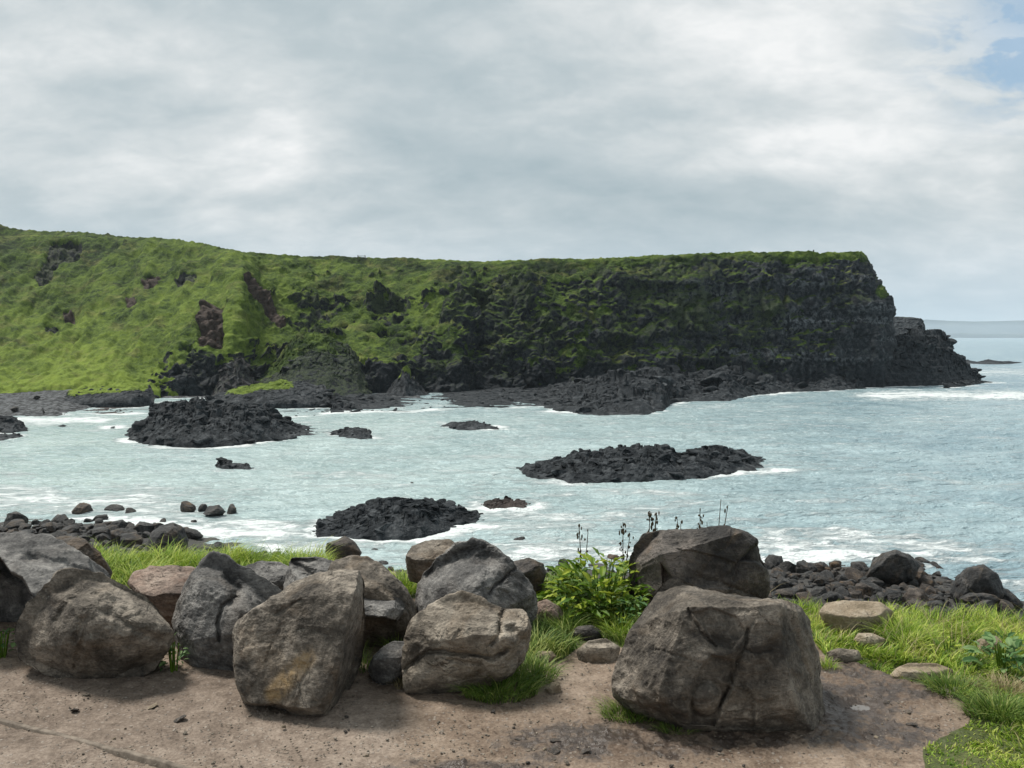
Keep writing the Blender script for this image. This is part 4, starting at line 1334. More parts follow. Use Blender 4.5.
big = boulder('boulder', [(611, 684), (616, 666), (628, 637), (641, 615), (659, 590), (668, 581), (677, 579), (694, 586), (715, 592), (734, 597), (760, 600), (776, 602), (794, 605), (805, 614), (812, 631), (819, 656), (823, 687), (827, 708), (819, 721), (794, 727), (756, 730), (719, 728), (678, 722), (641, 706), (618, 696)], 706, 0.55,
        'biggest boulder at the front right, with branching cracks and a round knob', 'boulder', group=GB, seed=17, sub=8, e=0.62, centre=(716, 668),
        cut=[(0.0, 0.92, 0.15, 0.76), (0.85, 0.45, 0.2, 0.82), (-0.7, 0.65, 0.3, 0.76)], chips=3,
        raised=[(707, 697, 14, 0.06)], folds=[([(612, 660), (630, 632), (655, 620), (690, 612), (730, 612), (770, 610), (800, 614), (815, 650)], (720, 595), 0.95), ([(668, 579), (690, 596), (740, 606), (800, 612)], (760, 590), 0.5)],
        steps=[([(692, 616), (716, 646), (730, 654), (746, 634), (735, 618), (712, 610)], 0.018), ([(700, 668), (712, 655), (732, 660), (734, 682), (722, 702), (716, 724), (690, 722), (692, 690)], 0.05),
               ([(735, 682), (746, 690), (753, 704), (754, 726), (718, 726), (722, 706)], 0.03)],
        creases=[([(690, 613), (694, 622), (701, 634), (716, 648)], 1.9, 0.03), ([(747, 632), (742, 648), (735, 662), (731, 681), (720, 704)], 2.3, 0.05),
                 ([(736, 680), (745, 688), (752, 700)], 1.8, 0.03), ([(744, 652), (756, 655), (768, 652)], 1.6, 0.02), ([(660, 650), (690, 660), (705, 665)], 2, 0.015)])
# low stones in the grass
GS = 'half buried stones in the grass'
boulder('stone', [(818, 612), (825, 603), (842, 600), (862, 601), (880, 602), (895, 612), (890, 625), (868, 636), (830, 632)], 632, 0.34, 'flat tan stone at the grass edge in front of the dark shore rocks', 'stone_tan', cat='stone', group=GS, seed=31, sub=6, rough=0.5, chips=3, cut=[(0, 0.6, 0.8, 0.7)])
boulder('stone', [(853, 640), (858, 633), (872, 633), (886, 639), (882, 650), (862, 650)], 648, 0.16, 'small tan stone in the grass just below the flat tan stone', 'stone_tan', cat='stone', group=GS, seed=32, sub=6, rough=0.5)
boulder('stone', [(886, 678), (896, 668), (908, 663), (936, 663), (954, 670), (950, 684), (910, 688)], 681, 0.18, 'tan stone at the corner between the muddy path and right hand grass', 'stone_tan', cat='stone', group=GS, seed=33, sub=6, rough=0.5, cut=[(0, 0.3, 0.9, 0.6)])
boulder('stone', [(976, 641), (984, 636), (996, 636), (1008, 646), (1000, 654), (980, 654)], 652, 0.16, 'grey tan stone half hidden in the long grass near the right edge', 'stone_tan', cat='stone', group=GS, seed=34, sub=6, rough=0.5)
boulder('stone', [(576, 652), (582, 646), (590, 640), (606, 638), (620, 647), (618, 664), (600, 672), (580, 668)], 664, 0.16, 'flat grey stone where the dirt path enters the grass', 'boulder_pale', cat='stone', group=GS, seed=35, sub=6, rough=0.6, cut=[(0, 0.3, 0.9, 0.65)])
boulder('stone', [(532, 608), (538, 602), (547, 599), (560, 607), (566, 618), (560, 634), (538, 632)], 630, 0.16, 'speckled brown stone in the grass right of the dome boulder', 'boulder_red', cat='stone', group=GS, seed=36, sub=6)
boulder('stone', [(570, 634), (578, 626), (592, 625), (602, 632), (598, 644), (576, 644)], 641, 0.14, 'dark stone in shade under the broad leaves', 'boulder_dark', cat='stone', group=GS, seed=37, sub=6)
boulder('stone', [(530, 656), (540, 651), (552, 651), (558, 657), (552, 664), (534, 664)], 662, 0.12, 'small flat tan stone at the top of the grass tuft by the pale boulder', 'stone_tan', cat='stone', group=GS, seed=38, sub=6)
boulder('stone', [(545, 688), (552, 682), (560, 684), (562, 692), (552, 697)], 694, 0.08, 'little pale stone at the right end of the dark grass tuft', 'stone_tan', cat='stone', group=GS, seed=39, sub=5)
boulder('stone', [(650, 622), (662, 604), (676, 600), (690, 606), (690, 630), (660, 636)], 632, 0.12, 'grey stone between the two right hand boulders', 'boulder_pale', cat='stone', group=GS, seed=40, sub=6)
boulder('stone', [(826, 652), (838, 648), (858, 650), (864, 660), (846, 668), (826, 664)], 664, 0.12, 'low grey stone at the path edge right of the biggest boulder', 'boulder_pale', cat='stone', group=GS, seed=41, sub=6, rough=0.5)

# single larger rocks on the shore below the bank
boulder('shore_boulder', [(147, 545), (152, 532), (160, 526), (174, 523), (184, 528), (188, 540), (186, 556), (165, 562), (148, 558)], 556, 1.2, 'black upright rock standing behind the left grass', 'shore', gz=1.6, cat='rock', seed=51, sub=6)
boulder('shore_boulder', [(325, 552), (327, 543), (338, 540), (345, 536), (354, 541), (362, 552), (356, 560), (330, 560)], 556, 0.9, 'dark brown rock on the shore just left below the nearest islet', 'shore_brown', gz=1.4, cat='rock', seed=52, sub=6)
boulder('shore_boulder', [(866, 576), (872, 562), (882, 553), (896, 550), (910, 555), (920, 565), (914, 580), (888, 586)], 574, 1.0, 'tallest black rock at the back of the right shore rocks', 'shore', gz=0.9, cat='rock', seed=53, sub=6)
boulder('shore_boulder', [(950, 592), (956, 577), (968, 567), (984, 565), (998, 574), (1006, 592), (990, 608), (958, 606)], 594, 1.2, 'wide dark rock, biggest in the clump by the water gap on the right shore', 'shore', gz=0.9, cat='rock', seed=54, sub=6)


# ------------------------------------------------------------------ shore rocks, one object each
def rock_variant(seed, sub=5):
    nv, f = ico(sub)
    rs = np.random.default_rng(seed)
    L = nv * np.array([1.0, rs.uniform(0.7, 0.95), rs.uniform(0.55, 0.85)])
    for k in range(13):
        v = rs.normal(size=3)
        v /= np.linalg.norm(v)
        q = L @ v
        d = q.max() * rs.uniform(0.56, 0.88)
        L = L - v[None] * (np.maximum(q - d, 0) * 0.9)[:, None]
    q = nv * 1.2 + seed * 3.3
    L = L * (1 + 0.16 * fbm(q, 3) + 0.10 * fbm(q * 3.5, 4, 0.6))[:, None]
    return L, f


ROCKS = []
for k in range(9):
    L, f = rock_variant(200 + k)
    for mk in ('shore', 'shore_brown'):
        ROCKS.append((k, mk, mesh_from('shore_rock', L, f, M[mk], True, dict(stain=np.zeros(len(L))))))
PEB = []
for k in range(6):
    L, f = rock_variant(300 + k, 4)
    for mk in ('boulder_pale', 'stone_tan', 'boulder_dark'):
        PEB.append((k, mk, mesh_from('loose_stone', L * np.array([1, 1, 0.75]), f, M[mk], True, dict(stain=np.zeros(len(L))))))


def put_rock(pool, name, x, y, z, size, label, cat, group, sink=0.25, pick=None, flatz=1.0):
    me = random.choice(pool)[2] if pick is None else pick
    o = bpy.data.objects.new(name, me)
    COL.objects.link(o)
    o.location = (x, y, z + size * (0.6 - sink) * flatz)
    o.rotation_euler = (random.uniform(-0.4, 0.4), random.uniform(-0.4, 0.4), random.uniform(0, 6.28))
    o.scale = (size, size * random.uniform(0.8, 1.1), size * random.uniform(0.7, 1.05) * flatz)
    tag(o, label, cat, group)
    return o


def scatter_shore(poly, count, smin, smax, label, group, pw=1.6, sep=0.85, brown=0.3, zmin=-0.25, tries=60, gap=None):
    xs = [q[0] for q in poly]
    ys = [q[1] for q in poly]
    pts = []
    for k in range(count * tries):
        if len(pts) >= count:
            break
        u, v = random.uniform(min(xs), max(xs)), random.uniform(min(ys), max(ys))
        if not in_poly(np.array([u]), np.array([v]), poly)[0]:
            continue
        if gap and in_poly(np.array([u]), np.array([v]), gap)[0]:
            continue
        # march the view ray to the beach
        y = np.linspace(18, 75, 400)
        q = P(u, v, y)
        gzv = np.maximum(ground_base(q[:, 0], q[:, 1]), zmin)
        hit = np.where(q[:, 2] <= gzv + 0.12)[0]
        if not len(hit):
            continue
        x_, y_ = q[hit[0], 0], q[hit[0], 1]
        z_ = max(float(ground_z(x_, y_)[0]), zmin)
        s_ = smin + (smax - smin) * random.random() ** pw
        if any((x_ - a) ** 2 + ((y_ - b_) * 0.8) ** 2 < (sep * (s_ + c_) * 0.8) ** 2 for a, b_, c_ in pts):
            continue
        pts.append((x_, y_, s_))
        mk = 'shore_brown' if random.random() < brown else 'shore'
        put_rock([r for r in ROCKS if r[1] == mk], 'shore_rock', x_, y_, z_, s_, label, 'rock', group, sink=0.3)
        if z_ < 0.35:
            pass
    return pts


GR = 'rocks heaped on the right shore'
scatter_shore([(752, 575), (775, 562), (800, 560), (850, 566), (872, 560), (915, 562), (938, 566), (952, 578), (940, 590), (948, 612), (930, 622), (890, 616), (760, 608)], 150, 0.20, 0.58,
              'dark rounded rock packed among many on the right shore', GR, sep=0.50, brown=0.3, gap=[(935, 578), (948, 590), (950, 606), (940, 606), (932, 590)])
scatter_shore([(955, 590), (965, 570), (995, 568), (1010, 590), (1000, 618), (960, 618)], 20, 0.32, 0.85,
              'black rock in the clump beside the white water at the right edge', 'rocks in the clump by the right edge', sep=0.6, brown=0.25)
scatter_shore([(1000, 568), (1100, 566), (1150, 600), (1150, 622), (1010, 622)], 8, 0.3, 0.7,
              'dark wet rock in the surf at the right edge of the shore', 'rocks in surf at the right edge', sep=0.8)
scatter_shore([(-60, 528), (0, 526), (60, 518), (110, 522), (150, 530), (150, 552), (60, 548), (-60, 545)], 70, 0.28, 0.78,
              'dark rock heaped among others on the left shore behind the boulders', 'rocks heaped on the left shore', sep=0.58, brown=0.08)
scatter_shore([(60, 512), (130, 510), (175, 518), (215, 528), (215, 550), (150, 535)], 11, 0.25, 0.6,
              'dark rock lying in shallow water off the left shore', 'rocks in the shallows off the left shore', sep=1.2, brown=0.1)
scatter_shore([(195, 545), (330, 548), (420, 552), (400, 570), (200, 566)], 22, 0.18, 0.5,
              'small dark rock in the wash between the left grass and the nearest islet', 'rocks in the wash below the nearest islet', sep=1.2)
scatter_shore([(470, 538), (520, 530), (600, 530), (640, 545), (620, 566), (480, 568)], 20, 0.18, 0.5,
              'small dark rock in white foam behind the broad leaved plant', 'rocks in foam behind the broad leaved plant', sep=1.1)
for (u, v, s_, lab) in [(203, 510, 0.40, 'small black rock, farthest of the loose line in the water off the left shore'),
                        (213, 515, 0.75, 'biggest black rock of the loose line in the water left of the nearest islet'),
                        (232, 512, 0.42, 'low black rock in the water, right end of the loose line'),
                        (187, 511, 0.55, 'flat dark rock in the water, left end of the loose line'),
                        (82, 514, 0.75, 'pale topped rock at the water edge of the left shore'),
                        (46, 403, 1.6, 'dark boulder on the far pebble beach beside the grassy ledge'),
                        (412, 484.5, 0.18, 'tiny rock awash in open water just above the nearest islet')]:
    q = on_z(float(u), float(v), 0.0)
    put_rock(ROCKS, 'shore_rock', q[0], q[1], 0.0, s_, lab, 'rock', None, sink=0.3)
def cobbles(poly, count, smin, smax, label):
    """the uncountable small stones between the rocks, one object"""
    xs, ys = [q[0] for q in poly], [q[1] for q in poly]
    vs_, fs_, off = [], [], 0
    yy = np.linspace(18, 75, 300)
    n_done = 0
    while n_done < count:
        u, v = random.uniform(min(xs), max(xs)), random.uniform(min(ys), max(ys))
        if not in_poly(np.array([u]), np.array([v]), poly)[0]:
            continue
        n_done += 1
        q = P(u, v, yy)
        gzv = np.maximum(ground_base(q[:, 0], q[:, 1]), -0.2)
        hit = np.where(q[:, 2] <= gzv + 0.08)[0]
        if not len(hit):
            continue
        c_ = q[hit[0]]
        bv, bf = COB[random.randrange(len(COB))]
        s_ = smin + (smax - smin) * random.random() ** 2
        a = random.uniform(0, 6.28)
        w = bv * s_ * np.array([random.uniform(0.8, 1.3), random.uniform(0.8, 1.2), random.uniform(0.6, 1.0)])
        w = np.stack([w[:, 0] * math.cos(a) - w[:, 1] * math.sin(a), w[:, 0] * math.sin(a) + w[:, 1] * math.cos(a), w[:, 2]], -1)
        vs_.append(w + np.array([c_[0], c_[1], gzv[hit[0]] + 0.15 * s_]))
        fs_.append(bf + off)
        off += len(bv)
    vv = np.concatenate(vs_)
    o = obj('cobbles', vv, np.concatenate(fs_), M['shore'], origin=(float(vv[:, 0].mean()), float(vv[:, 1].mean()), 0), attrs=dict(stain=np.zeros(len(vv))))
    tag(o, label, kind='stuff')


COB = [rock_variant(820 + k, 3) for k in range(8)]
cobbles([(752, 578), (775, 566), (850, 568), (945, 570), (1010, 575), (1010, 622), (760, 612)], 900, 0.07, 0.24, 'small dark cobbles filling the gaps on the right shore')
cobbles([(-70, 530), (60, 522), (150, 532), (210, 545), (330, 560), (330, 572), (-70, 560)], 800, 0.08, 0.28, 'small dark cobbles on the left shore')
cobbles([(330, 556), (640, 552), (760, 560), (760, 575), (330, 575)], 350, 0.06, 0.2, 'small dark cobbles at the water edge behind the boulders')
# far pebble beach
m_ = np.linspace(-170, 420, 230)
rowsx = []
for v in np.linspace(0, 1, 14):
    py_ = np.interp(v, [0, 1], [418, 391])
    y_ = np.interp(v, [0, 1], [108, 148])
    rowsx.append(np.stack([(m_ - 512) / F * y_, np.full(230, y_), np.full(230, -0.3 + 3.0 * v) - np.clip((m_ - 55) / 60, 0, 1) * 2.6 * (1 - v) - np.clip((m_ - 85) / 70, 0, 1) * 2.4 + 0.25 * fbm(np.stack([m_ / 6, np.full(230, v * 9), 0 * m_], -1), 3)], -1))
bp = np.concatenate(rowsx)
tag(obj('far_beach', bp, grid_faces(14, 230), M['crag'], attrs=dict(grass=np.full(len(bp), -1.0), soil=np.full(len(bp), 0.15), pale=np.full(len(bp), 1.2), lush=np.zeros(len(bp)), moss=np.zeros(len(bp)))), 'grey pebble beach below the green slope', kind='structure')
for k in range(12):
    v = random.random()
    u = random.uniform(-100, 58)
    y_ = np.interp(v, [0, 1], [112, 140])
    put_rock(ROCKS, 'shore_rock', (u - 512) / F * y_, y_, 0.1 + 2.2 * v, random.uniform(0.3, 0.8), 'small dark stone scattered on the far pebble beach', 'rock', 'stones on the far pebble beach', sink=0.35)

# ------------------------------------------------------------------ loose stones and clods on the path
STONES = [(86, 696, 0.032, 'boulder_pale', 'white flake of stone on the dirt near the wide front left boulder'),
          (270, 697, 0.035, 'boulder_pale', 'grey stone at the foot of the leaning boulder'),
          (152, 708, 0.05, 'stone_tan', 'flat tan stone on the dirt, larger than its neighbours'),
          (180, 720, 0.042, 'boulder_dark', 'dark wedge of stone in the middle of the left dirt'),
          (75, 711, 0.03, 'boulder_dark', 'dark chip of stone on the dirt at the far left')]
for (u, v, s_, mk, lab) in STONES:
    q = on_z(float(u), float(v), GZ)
    put_rock(PEB, 'loose_stone', q[0], q[1], GZ, s_, lab, 'stone', 'single stones on the path', sink=0.3, pick=[r for r in PEB if r[1] == mk][1][2], flatz=0.6)
for k in range(190):
    u, v = random.uniform(-40, 620), random.uniform(662, 775)
    if k > 110:
        u, v = random.uniform(520, 930), random.uniform(690, 770)
    q = on_z(u, v, GZ)
    s_ = 0.006 + 0.013 * random.random() ** 3
    put_rock(PEB, 'loose_stone', q[0], q[1], GZ, s_, 'small loose stone among many on the dirt path', 'stone', 'small loose stones on the dirt path', sink=0.35)

for k in range(34):
    cx0, cy0, rx0, ry0 = random.choice([(585, 746, 50, 10), (585, 746, 50, 10), (860, 688, 50, 22), (700, 752, 60, 8), (900, 705, 40, 16)])
    u, v = random.gauss(cx0, rx0 * 0.6), random.gauss(cy0, ry0 * 0.6)
    q = on_z(u, v, GZ)
    s_ = 0.012 + 0.032 * random.random() ** 2.5
    put_rock([x for x in PEB if x[1] == 'boulder_dark'], 'mud_clod', q[0], q[1], GZ, s_, 'dark flat clod of wet mud trodden up on the path', 'mud clod', 'dark clods of mud on the path', sink=0.35, flatz=0.45)

n_, f_ = ico(2)
cnt = 6500
uu = RNG.uniform(-60, 960, cnt)
vv_ = 652 + 125 * RNG.random(cnt) ** 0.9
gq = on_z(uu, vv_, GZ)
okg = (fbm(np.stack([gq[:, 0] * 1.6, gq[:, 1] * 1.6, 0 * uu], -1) + 2, 3) + 0.25 * RNG.normal(size=cnt)) > -0.05
okg &= ~in_poly(uu, vv_, GRASS_POLYS['right'])
gq = gq[okg]
cnt = len(gq)
gs = 0.0022 + 0.0055 * RNG.random(cnt) ** 3
sc_ = RNG.uniform(0.6, 1.3, (cnt, 1, 3)) * np.array([1, 1, 0.6])
V_ = n_[None] * sc_ * gs[:, None, None] + gq[:, None, :] + np.array([0, 0, 0.006])
F_ = (f_[None] + (np.arange(cnt) * len(n_))[:, None, None]).reshape(-1, 3)
V_ = V_.reshape(-1, 3)
tag(obj('grit', V_, F_, M['boulder_pale'], origin=(0, 5, GZ), attrs=dict(stain=np.zeros(len(V_)))), 'fine pale grit lying on the dirt path', kind='stuff')

# timber edging strip let into the path at the lower left
line = np.array([(-60, 707), (0, 722), (60, 737), (110, 750), (150, 760), (190, 772), (230, 784)], float)
lp = on_z(line[:, 0], line[:, 1], GZ)
tt_ = np.linspace(0, 1, 60)
seg = np.linspace(0, 1, len(lp))
cx_ = np.interp(tt_, seg, lp[:, 0])
cy_ = np.interp(tt_, seg, lp[:, 1])
tx, ty = np.gradient(cx_), np.gradient(cy_)
ln = np.hypot(tx, ty)
nx_, ny_ = -ty / ln, tx / ln
zz = GZ + 0.012 + 0.008 * fbm(np.stack([tt_ * 9, 0 * tt_, 0 * tt_], -1), 3)
ring = []
for (o_, h_) in [(-0.016, -0.05), (-0.015, 0.0), (-0.010, 0.004), (0.010, 0.004), (0.015, 0.0), (0.016, -0.05)]:
    ring.append(np.stack([cx_ + nx_ * o_, cy_ + ny_ * o_, zz + h_], -1))
ev = np.concatenate(ring)
tag(obj('path_edging', ev, grid_faces(6, 60), M['timber'], origin=(float(cx_[20]), float(cy_[20]), GZ)), 'thin weathered edging strip sunk in the dirt at the lower left', 'edging')


# ------------------------------------------------------------------ grass
def blade_mesh(pts, h, width, lean, azim, tint, curl=0.5, segs=4):
    """numpy strip blades: pts (N,3)"""
    N = len(pts)
    ts = np.linspace(0, 1, segs + 1)
    dirx, diry = np.cos(azim), np.sin(azim)
    V = np.empty((N, (segs + 1) * 2 - 1, 3))
    tint_v = np.empty((N, (segs + 1) * 2 - 1))
    al = np.empty((N, (segs + 1) * 2 - 1))
    sxn, syn = -diry, dirx
    jitter = RNG.normal(size=N) * 0.7
    sxn, syn = np.cos(azim + np.pi / 2 + jitter), np.sin(azim + np.pi / 2 + jitter)
    c = 0
    for k, t_ in enumerate(ts):
        out = h * lean * (t_ ** (1 + curl)) * (0.6 + 0.6 * t_)
        z = h * (t_ - 0.45 * np.clip(lean, 0, 1.4) * t_ ** 2.6)
        bx, by, bz = pts[:, 0] + dirx * out, pts[:, 1] + diry * out, pts[:, 2] + z
        w = width * (1 - t_ ** 1.6) * 0.5
        if k < segs:
            V[:, c] = np.stack([bx - sxn * w, by - syn * w, bz], -1)
            V[:, c + 1] = np.stack([bx + sxn * w, by + syn * w, bz], -1)
            tint_v[:, c] = tint_v[:, c + 1] = tint
            al[:, c] = al[:, c + 1] = t_
            c += 2
        else:
            V[:, c] = np.stack([bx, by, bz], -1)
            tint_v[:, c] = tint
            al[:, c] = 1
    nvb = (segs + 1) * 2 - 1
    base = (np.arange(N) * nvb)[:, None]
    quads = np.concatenate([base + np.array([[2 * k, 2 * k + 1, 2 * k + 3, 2 * k + 2]]) for k in range(segs - 1)], 0)
    tris = base + np.array([[2 * segs - 2, 2 * segs - 1, 2 * segs]])
    return V.reshape(-1, 3), [quads, tris], dict(tint=tint_v.ravel(), along=al.ravel())


def poly_points(poly, count):
    pl = np.array(poly, float)
    w = on_z(pl[:, 0], pl[:, 1], GZ)
    out = []
    x0, x1, y0, y1 = w[:, 0].min(), w[:, 0].max(), w[:, 1].min(), w[:, 1].max()
    wp = [tuple(q[:2]) for q in w]
    tot = 0
    while tot < count:
        x, y = RNG.uniform(x0, x1, count * 2), RNG.uniform(y0, y1, count * 2)
        ok = in_poly(x, y, wp)
        out.append(np.stack([x[ok], y[ok]], -1))
        tot += ok.sum()
    return np.concatenate(out)[:count]


# where not to put grass: the stones that lie in it (pixel ellipses on the ground)
AVOID = [(856, 617, 36, 13), (869, 640, 15, 8), (921, 674, 32, 9), (992, 644, 15, 8), (600, 652, 20, 12), (549, 617, 13, 10), (586, 634, 13, 7)]


def lawn(poly, count, hmin, hmax, width, mat, name, label, lean=0.55, clump=3.0, short=None, seed=0):
    xy = poly_points(poly, count)
    z = ground_base(xy[:, 0], xy[:, 1])
    pts = np.stack([xy[:, 0], xy[:, 1], z - 0.01], -1)
    u, v = to_px(pts)
    keep = np.ones(len(u), bool)
    for (ax, ay, bx, by) in AVOID:
        keep &= ((u - ax) / bx) ** 2 + ((v - ay) / by) ** 2 > 1.0
    pts = pts[keep]
    u, v = u[keep], v[keep]
    N = len(pts)
    q = pts * np.array([1, 1, 0])
    cl = fbm(q * clump + seed, 3)
    h = hmin + (hmax - hmin) * np.clip(0.42 + 1.2 * cl + 0.25 * RNG.normal(size=N), 0.0, 1.4)
    if short is not None:
        h *= short(u, v)
    az = fbm(q * clump * 0.8 + 40, 2) * 7.0 + RNG.normal(size=N) * 1.1 + 0.4
    ln = np.abs(lean * (0.7 + 0.9 * RNG.random(N)))
    tint = np.clip(0.48 + 0.9 * fbm(q * 2.2 + 90 + seed, 4) + 0.27 * RNG.normal(size=N), 0, 1)
    V, Fc, at = blade_mesh(pts, h, width * (0.7 + 0.6 * RNG.random(N)), ln, az, tint)
    return obj(name, V, Fc, M[mat], origin=(float(pts[:, 0].mean()), float(pts[:, 1].mean()), GZ), smooth=True, attrs=at)


def tuft(name, px, py, rx, ry, count, hmin, hmax, label, mat='grass', width=0.006, group=None, lean=0.8, cat='grass tuft', z=None, seed=0):
    c = on_z(float(px), float(py), GZ)
    sx_ = c[1] / F
    a = RNG.uniform(0, 2 * np.pi, count)
    r = np.sqrt(RNG.random(count))
    k = 1.0 / max(0.15, (CAMZ - GZ) / c[1])
    x = c[0] + r * np.cos(a) * rx * sx_
    y = c[1] + r * np.sin(a) * ry * sx_ * k
    zz_ = ground_base(x, y) if z is None else np.full(count, z)
    pts = np.stack([x, y, zz_ - 0.01], -1)
    h = hmin + (hmax - hmin) * RNG.random(count)
    az = np.arctan2(y - c[1], x - c[0]) + RNG.normal(size=count) * 0.7
    ln = lean * (0.25 + r * 0.9)
    tint = np.clip(0.45 + 0.25 * RNG.normal(size=count), 0, 1)
    V, Fc, at = blade_mesh(pts, h, width * (0.7 + 0.6 * RNG.random(count)), ln, az, tint, segs=5)
    o = obj(name, V, Fc, M[mat], origin=tuple(c), smooth=True, attrs=at)
    tag(o, label, cat, group)
    return o


def right_short(u, v):
    # trodden short turf towards the lower right, long grass at the back
    return np.interp(v, [600, 640, 665, 690, 720, 775], [1.0, 1.1, 0.8, 0.5, 0.30, 0.24]) * np.where((u < 900) & (v > 640), 0.7, 1.0)


def bank_strip(x0, x1, far, count, hmin, hmax, width, mat):
    """grass on the lip of the bank, where the ground starts to fall"""
    u = RNG.uniform(x0, x1, count)
    e = edge_dist(u)
    y = e + RNG.uniform(-0.2, far, count)
    x = (u - 512) / F * y
    z = ground_base(x, y)
    pts = np.stack([x, y, z - 0.01], -1)
    q = pts * np.array([1, 1, 0])
    h = hmin + (hmax - hmin) * np.clip(0.5 + 0.8 * fbm(q * 2.5, 3) + 0.2 * RNG.normal(size=count), 0, 1.2)
    az = RNG.normal(size=count) * 1.2 + 0.5
    tint = np.clip(0.55 + 0.6 * fbm(q * 2 + 9, 3) + 0.2 * RNG.normal(size=count), 0, 1)
    V, Fc, at = blade_mesh(pts, h, width * (0.7 + 0.6 * RNG.random(count)), np.abs(0.5 * (0.5 + RNG.random(count))), az, tint)
    return obj('grass', V, Fc, M[mat], origin=(float(x.mean()), float(y.mean()), GZ), smooth=True, attrs=at)


g = lawn(GRASS_POLYS['right'], 46000, 0.02, 0.17, 0.0090, 'grass', 'grass', '', short=right_short)
tag(g, 'bright green grass right of the muddy path', kind='stuff')
g = bank_strip(760, 1200, 1.2, 11000, 0.08, 0.22, 0.007, 'grass')
tag(g, 'bright grass along the edge of the right bank', kind='stuff')
g = lawn(GRASS_POLYS['right'], 1500, 0.10, 0.30, 0.0045, 'grass_dry', 'grass_stalks', '', short=right_short, seed=21)
tag(g, 'dry straw coloured stalks among the right hand grass', kind='stuff')
g = lawn(GRASS_POLYS['left'], 5200, 0.08, 0.32, 0.0095, 'grass', 'grass', '', seed=3)
tag(g, 'long bright grass behind the left boulders', kind='stuff')
g = bank_strip(70, 330, 1.0, 6000, 0.08, 0.22, 0.008, 'grass')
tag(g, 'grass on the bank edge behind the left boulders', kind='stuff')
g = lawn(GRASS_POLYS['left2'], 3600, 0.08, 0.32, 0.0095, 'grass', 'grass', '', seed=5)
tag(g, 'long bright grass behind the tall grey boulder', kind='stuff')
g = lawn(GRASS_POLYS['mid'], 9000, 0.03, 0.19, 0.0085, 'grass_deep', 'grass', '', seed=7)
tag(g, 'green grass round the broad leaved plant', kind='stuff')

tuft('grass_tuft', 500, 692, 38, 12, 1000, 0.08, 0.18, 'thick dark green grass tuft at the right foot of the pale ledged boulder', 'grass_deep', 0.0055)
tuft('grass_tuft', 535, 676, 22, 10, 520, 0.07, 0.16, 'green grass tuft just behind the thick dark tuft', 'grass_deep', 0.0055)
tuft('grass_tuft', 632, 716, 30, 9, 620, 0.05, 0.13, 'ragged grass tuft under the left overhang of the biggest boulder', 'grass_deep', 0.0045)
tuft('grass_tuft', 676, 731, 22, 5, 300, 0.04, 0.09, 'short dark grass along the foot of the biggest boulder below its round knob', 'grass_deep', 0.004)
tuft('grass_tuft', 565, 628, 16, 8, 300, 0.10, 0.22, 'grass tuft growing up into the left side of the dock plant', 'grass_deep', 0.006)
tuft('grass_tuft', 622, 634, 16, 7, 300, 0.10, 0.20, 'grass tuft in front of the dock plant, beside the big right hand boulder', 'grass', 0.006)
tuft('grass_tuft', 403, 592, 14, 8, 320, 0.12, 0.26, 'bright grass tuft between the domed brown boulder and the grey dome', 'grass', 0.007)
tuft('grass_tuft', 398, 652, 12, 6, 160, 0.08, 0.20, 'thin grass in the dark gap beside the overhanging slab', 'grass_deep', 0.005)
tuft('grass_tuft', 404, 684, 10, 5, 110, 0.05, 0.11, 'sparse yellowish grass by the small grey rock', 'grass_dry', 0.005)
tuft('grass_tuft', 362, 668, 10, 6, 110, 0.08, 0.2, 'thin dark grass at the right foot of the leaning boulder', 'grass_deep', 0.0045)
tuft('grass_tuft', 1002, 692, 26, 8, 420, 0.05, 0.13, 'pale dry grass patch in the green by the right edge', 'grass_dry', 0.005)
tuft('grass_tuft', 828, 668, 6, 4, 100, 0.04, 0.10, 'little grass tuft against the right side of the biggest boulder', 'grass', 0.005)
tuft('grass_tuft', 522, 640, 12, 8, 260, 0.07, 0.15, 'grass tuft squeezed between the pale boulder and the speckled stone', 'grass_deep', 0.0055)
tuft('grass_tuft', 1000, 715, 36, 10, 700, 0.07, 0.16, 'dense darker green hummock of grass near the right edge', 'grass_deep', 0.006)
tuft('grass_tuft', 955, 692, 26, 9, 500, 0.06, 0.15, 'green hummock of grass at the corner of the mud', 'grass_deep', 0.006)
tuft('grass_tuft', 905, 640, 20, 8, 420, 0.12, 0.26, 'long grass tuft behind the small tan stone', 'grass', 0.0065)


# ------------------------------------------------------------------ leafy plants
def leaf_mesh(name, seed, mat, L=1.0, W=0.36, nl=9, nw=4):
    rs = np.random.default_rng(seed)
    t_ = np.linspace(0, 1, nl)
    w = W * np.sin(np.pi * np.clip(t_ * 0.94 + 0.05, 0, 1)) ** 0.75 * (1 - 0.35 * t_)
    s_ = np.linspace(-1, 1, nw * 2 + 1)
    droop = rs.uniform(0.25, 0.75)
    T, S = np.meshgrid(t_, s_, indexing='ij')
    Wd = np.repeat(w[:, None], len(s_), 1)
    x = S * Wd * 0.5
    y = T * L * (1 - 0.15 * droop * T)
    z = 0.55 * droop * T * (1 - 1.15 * T) * L + np.abs(S) * Wd * rs.uniform(0.1, 0.3) + 0.03 * np.sin(T * 17 + seed) * S ** 2
    v = np.stack([x, y, z], -1).reshape(-1, 3)
    tint = np.clip(rs.uniform(0.15, 0.95) + 0.25 * (1 - np.abs(S)) ** 6, 0, 1).ravel()
    return mesh_from(name, v, grid_faces(nl, len(s_)), M[mat], True, dict(tint=tint, along=T.ravel()))


LEAF = [leaf_mesh('leaf', 400 + k, 'leaf') for k in range(9)]
LEAFC = [leaf_mesh('leaf', 450 + k, 'leaf_cool', W=0.5) for k in range(6)]


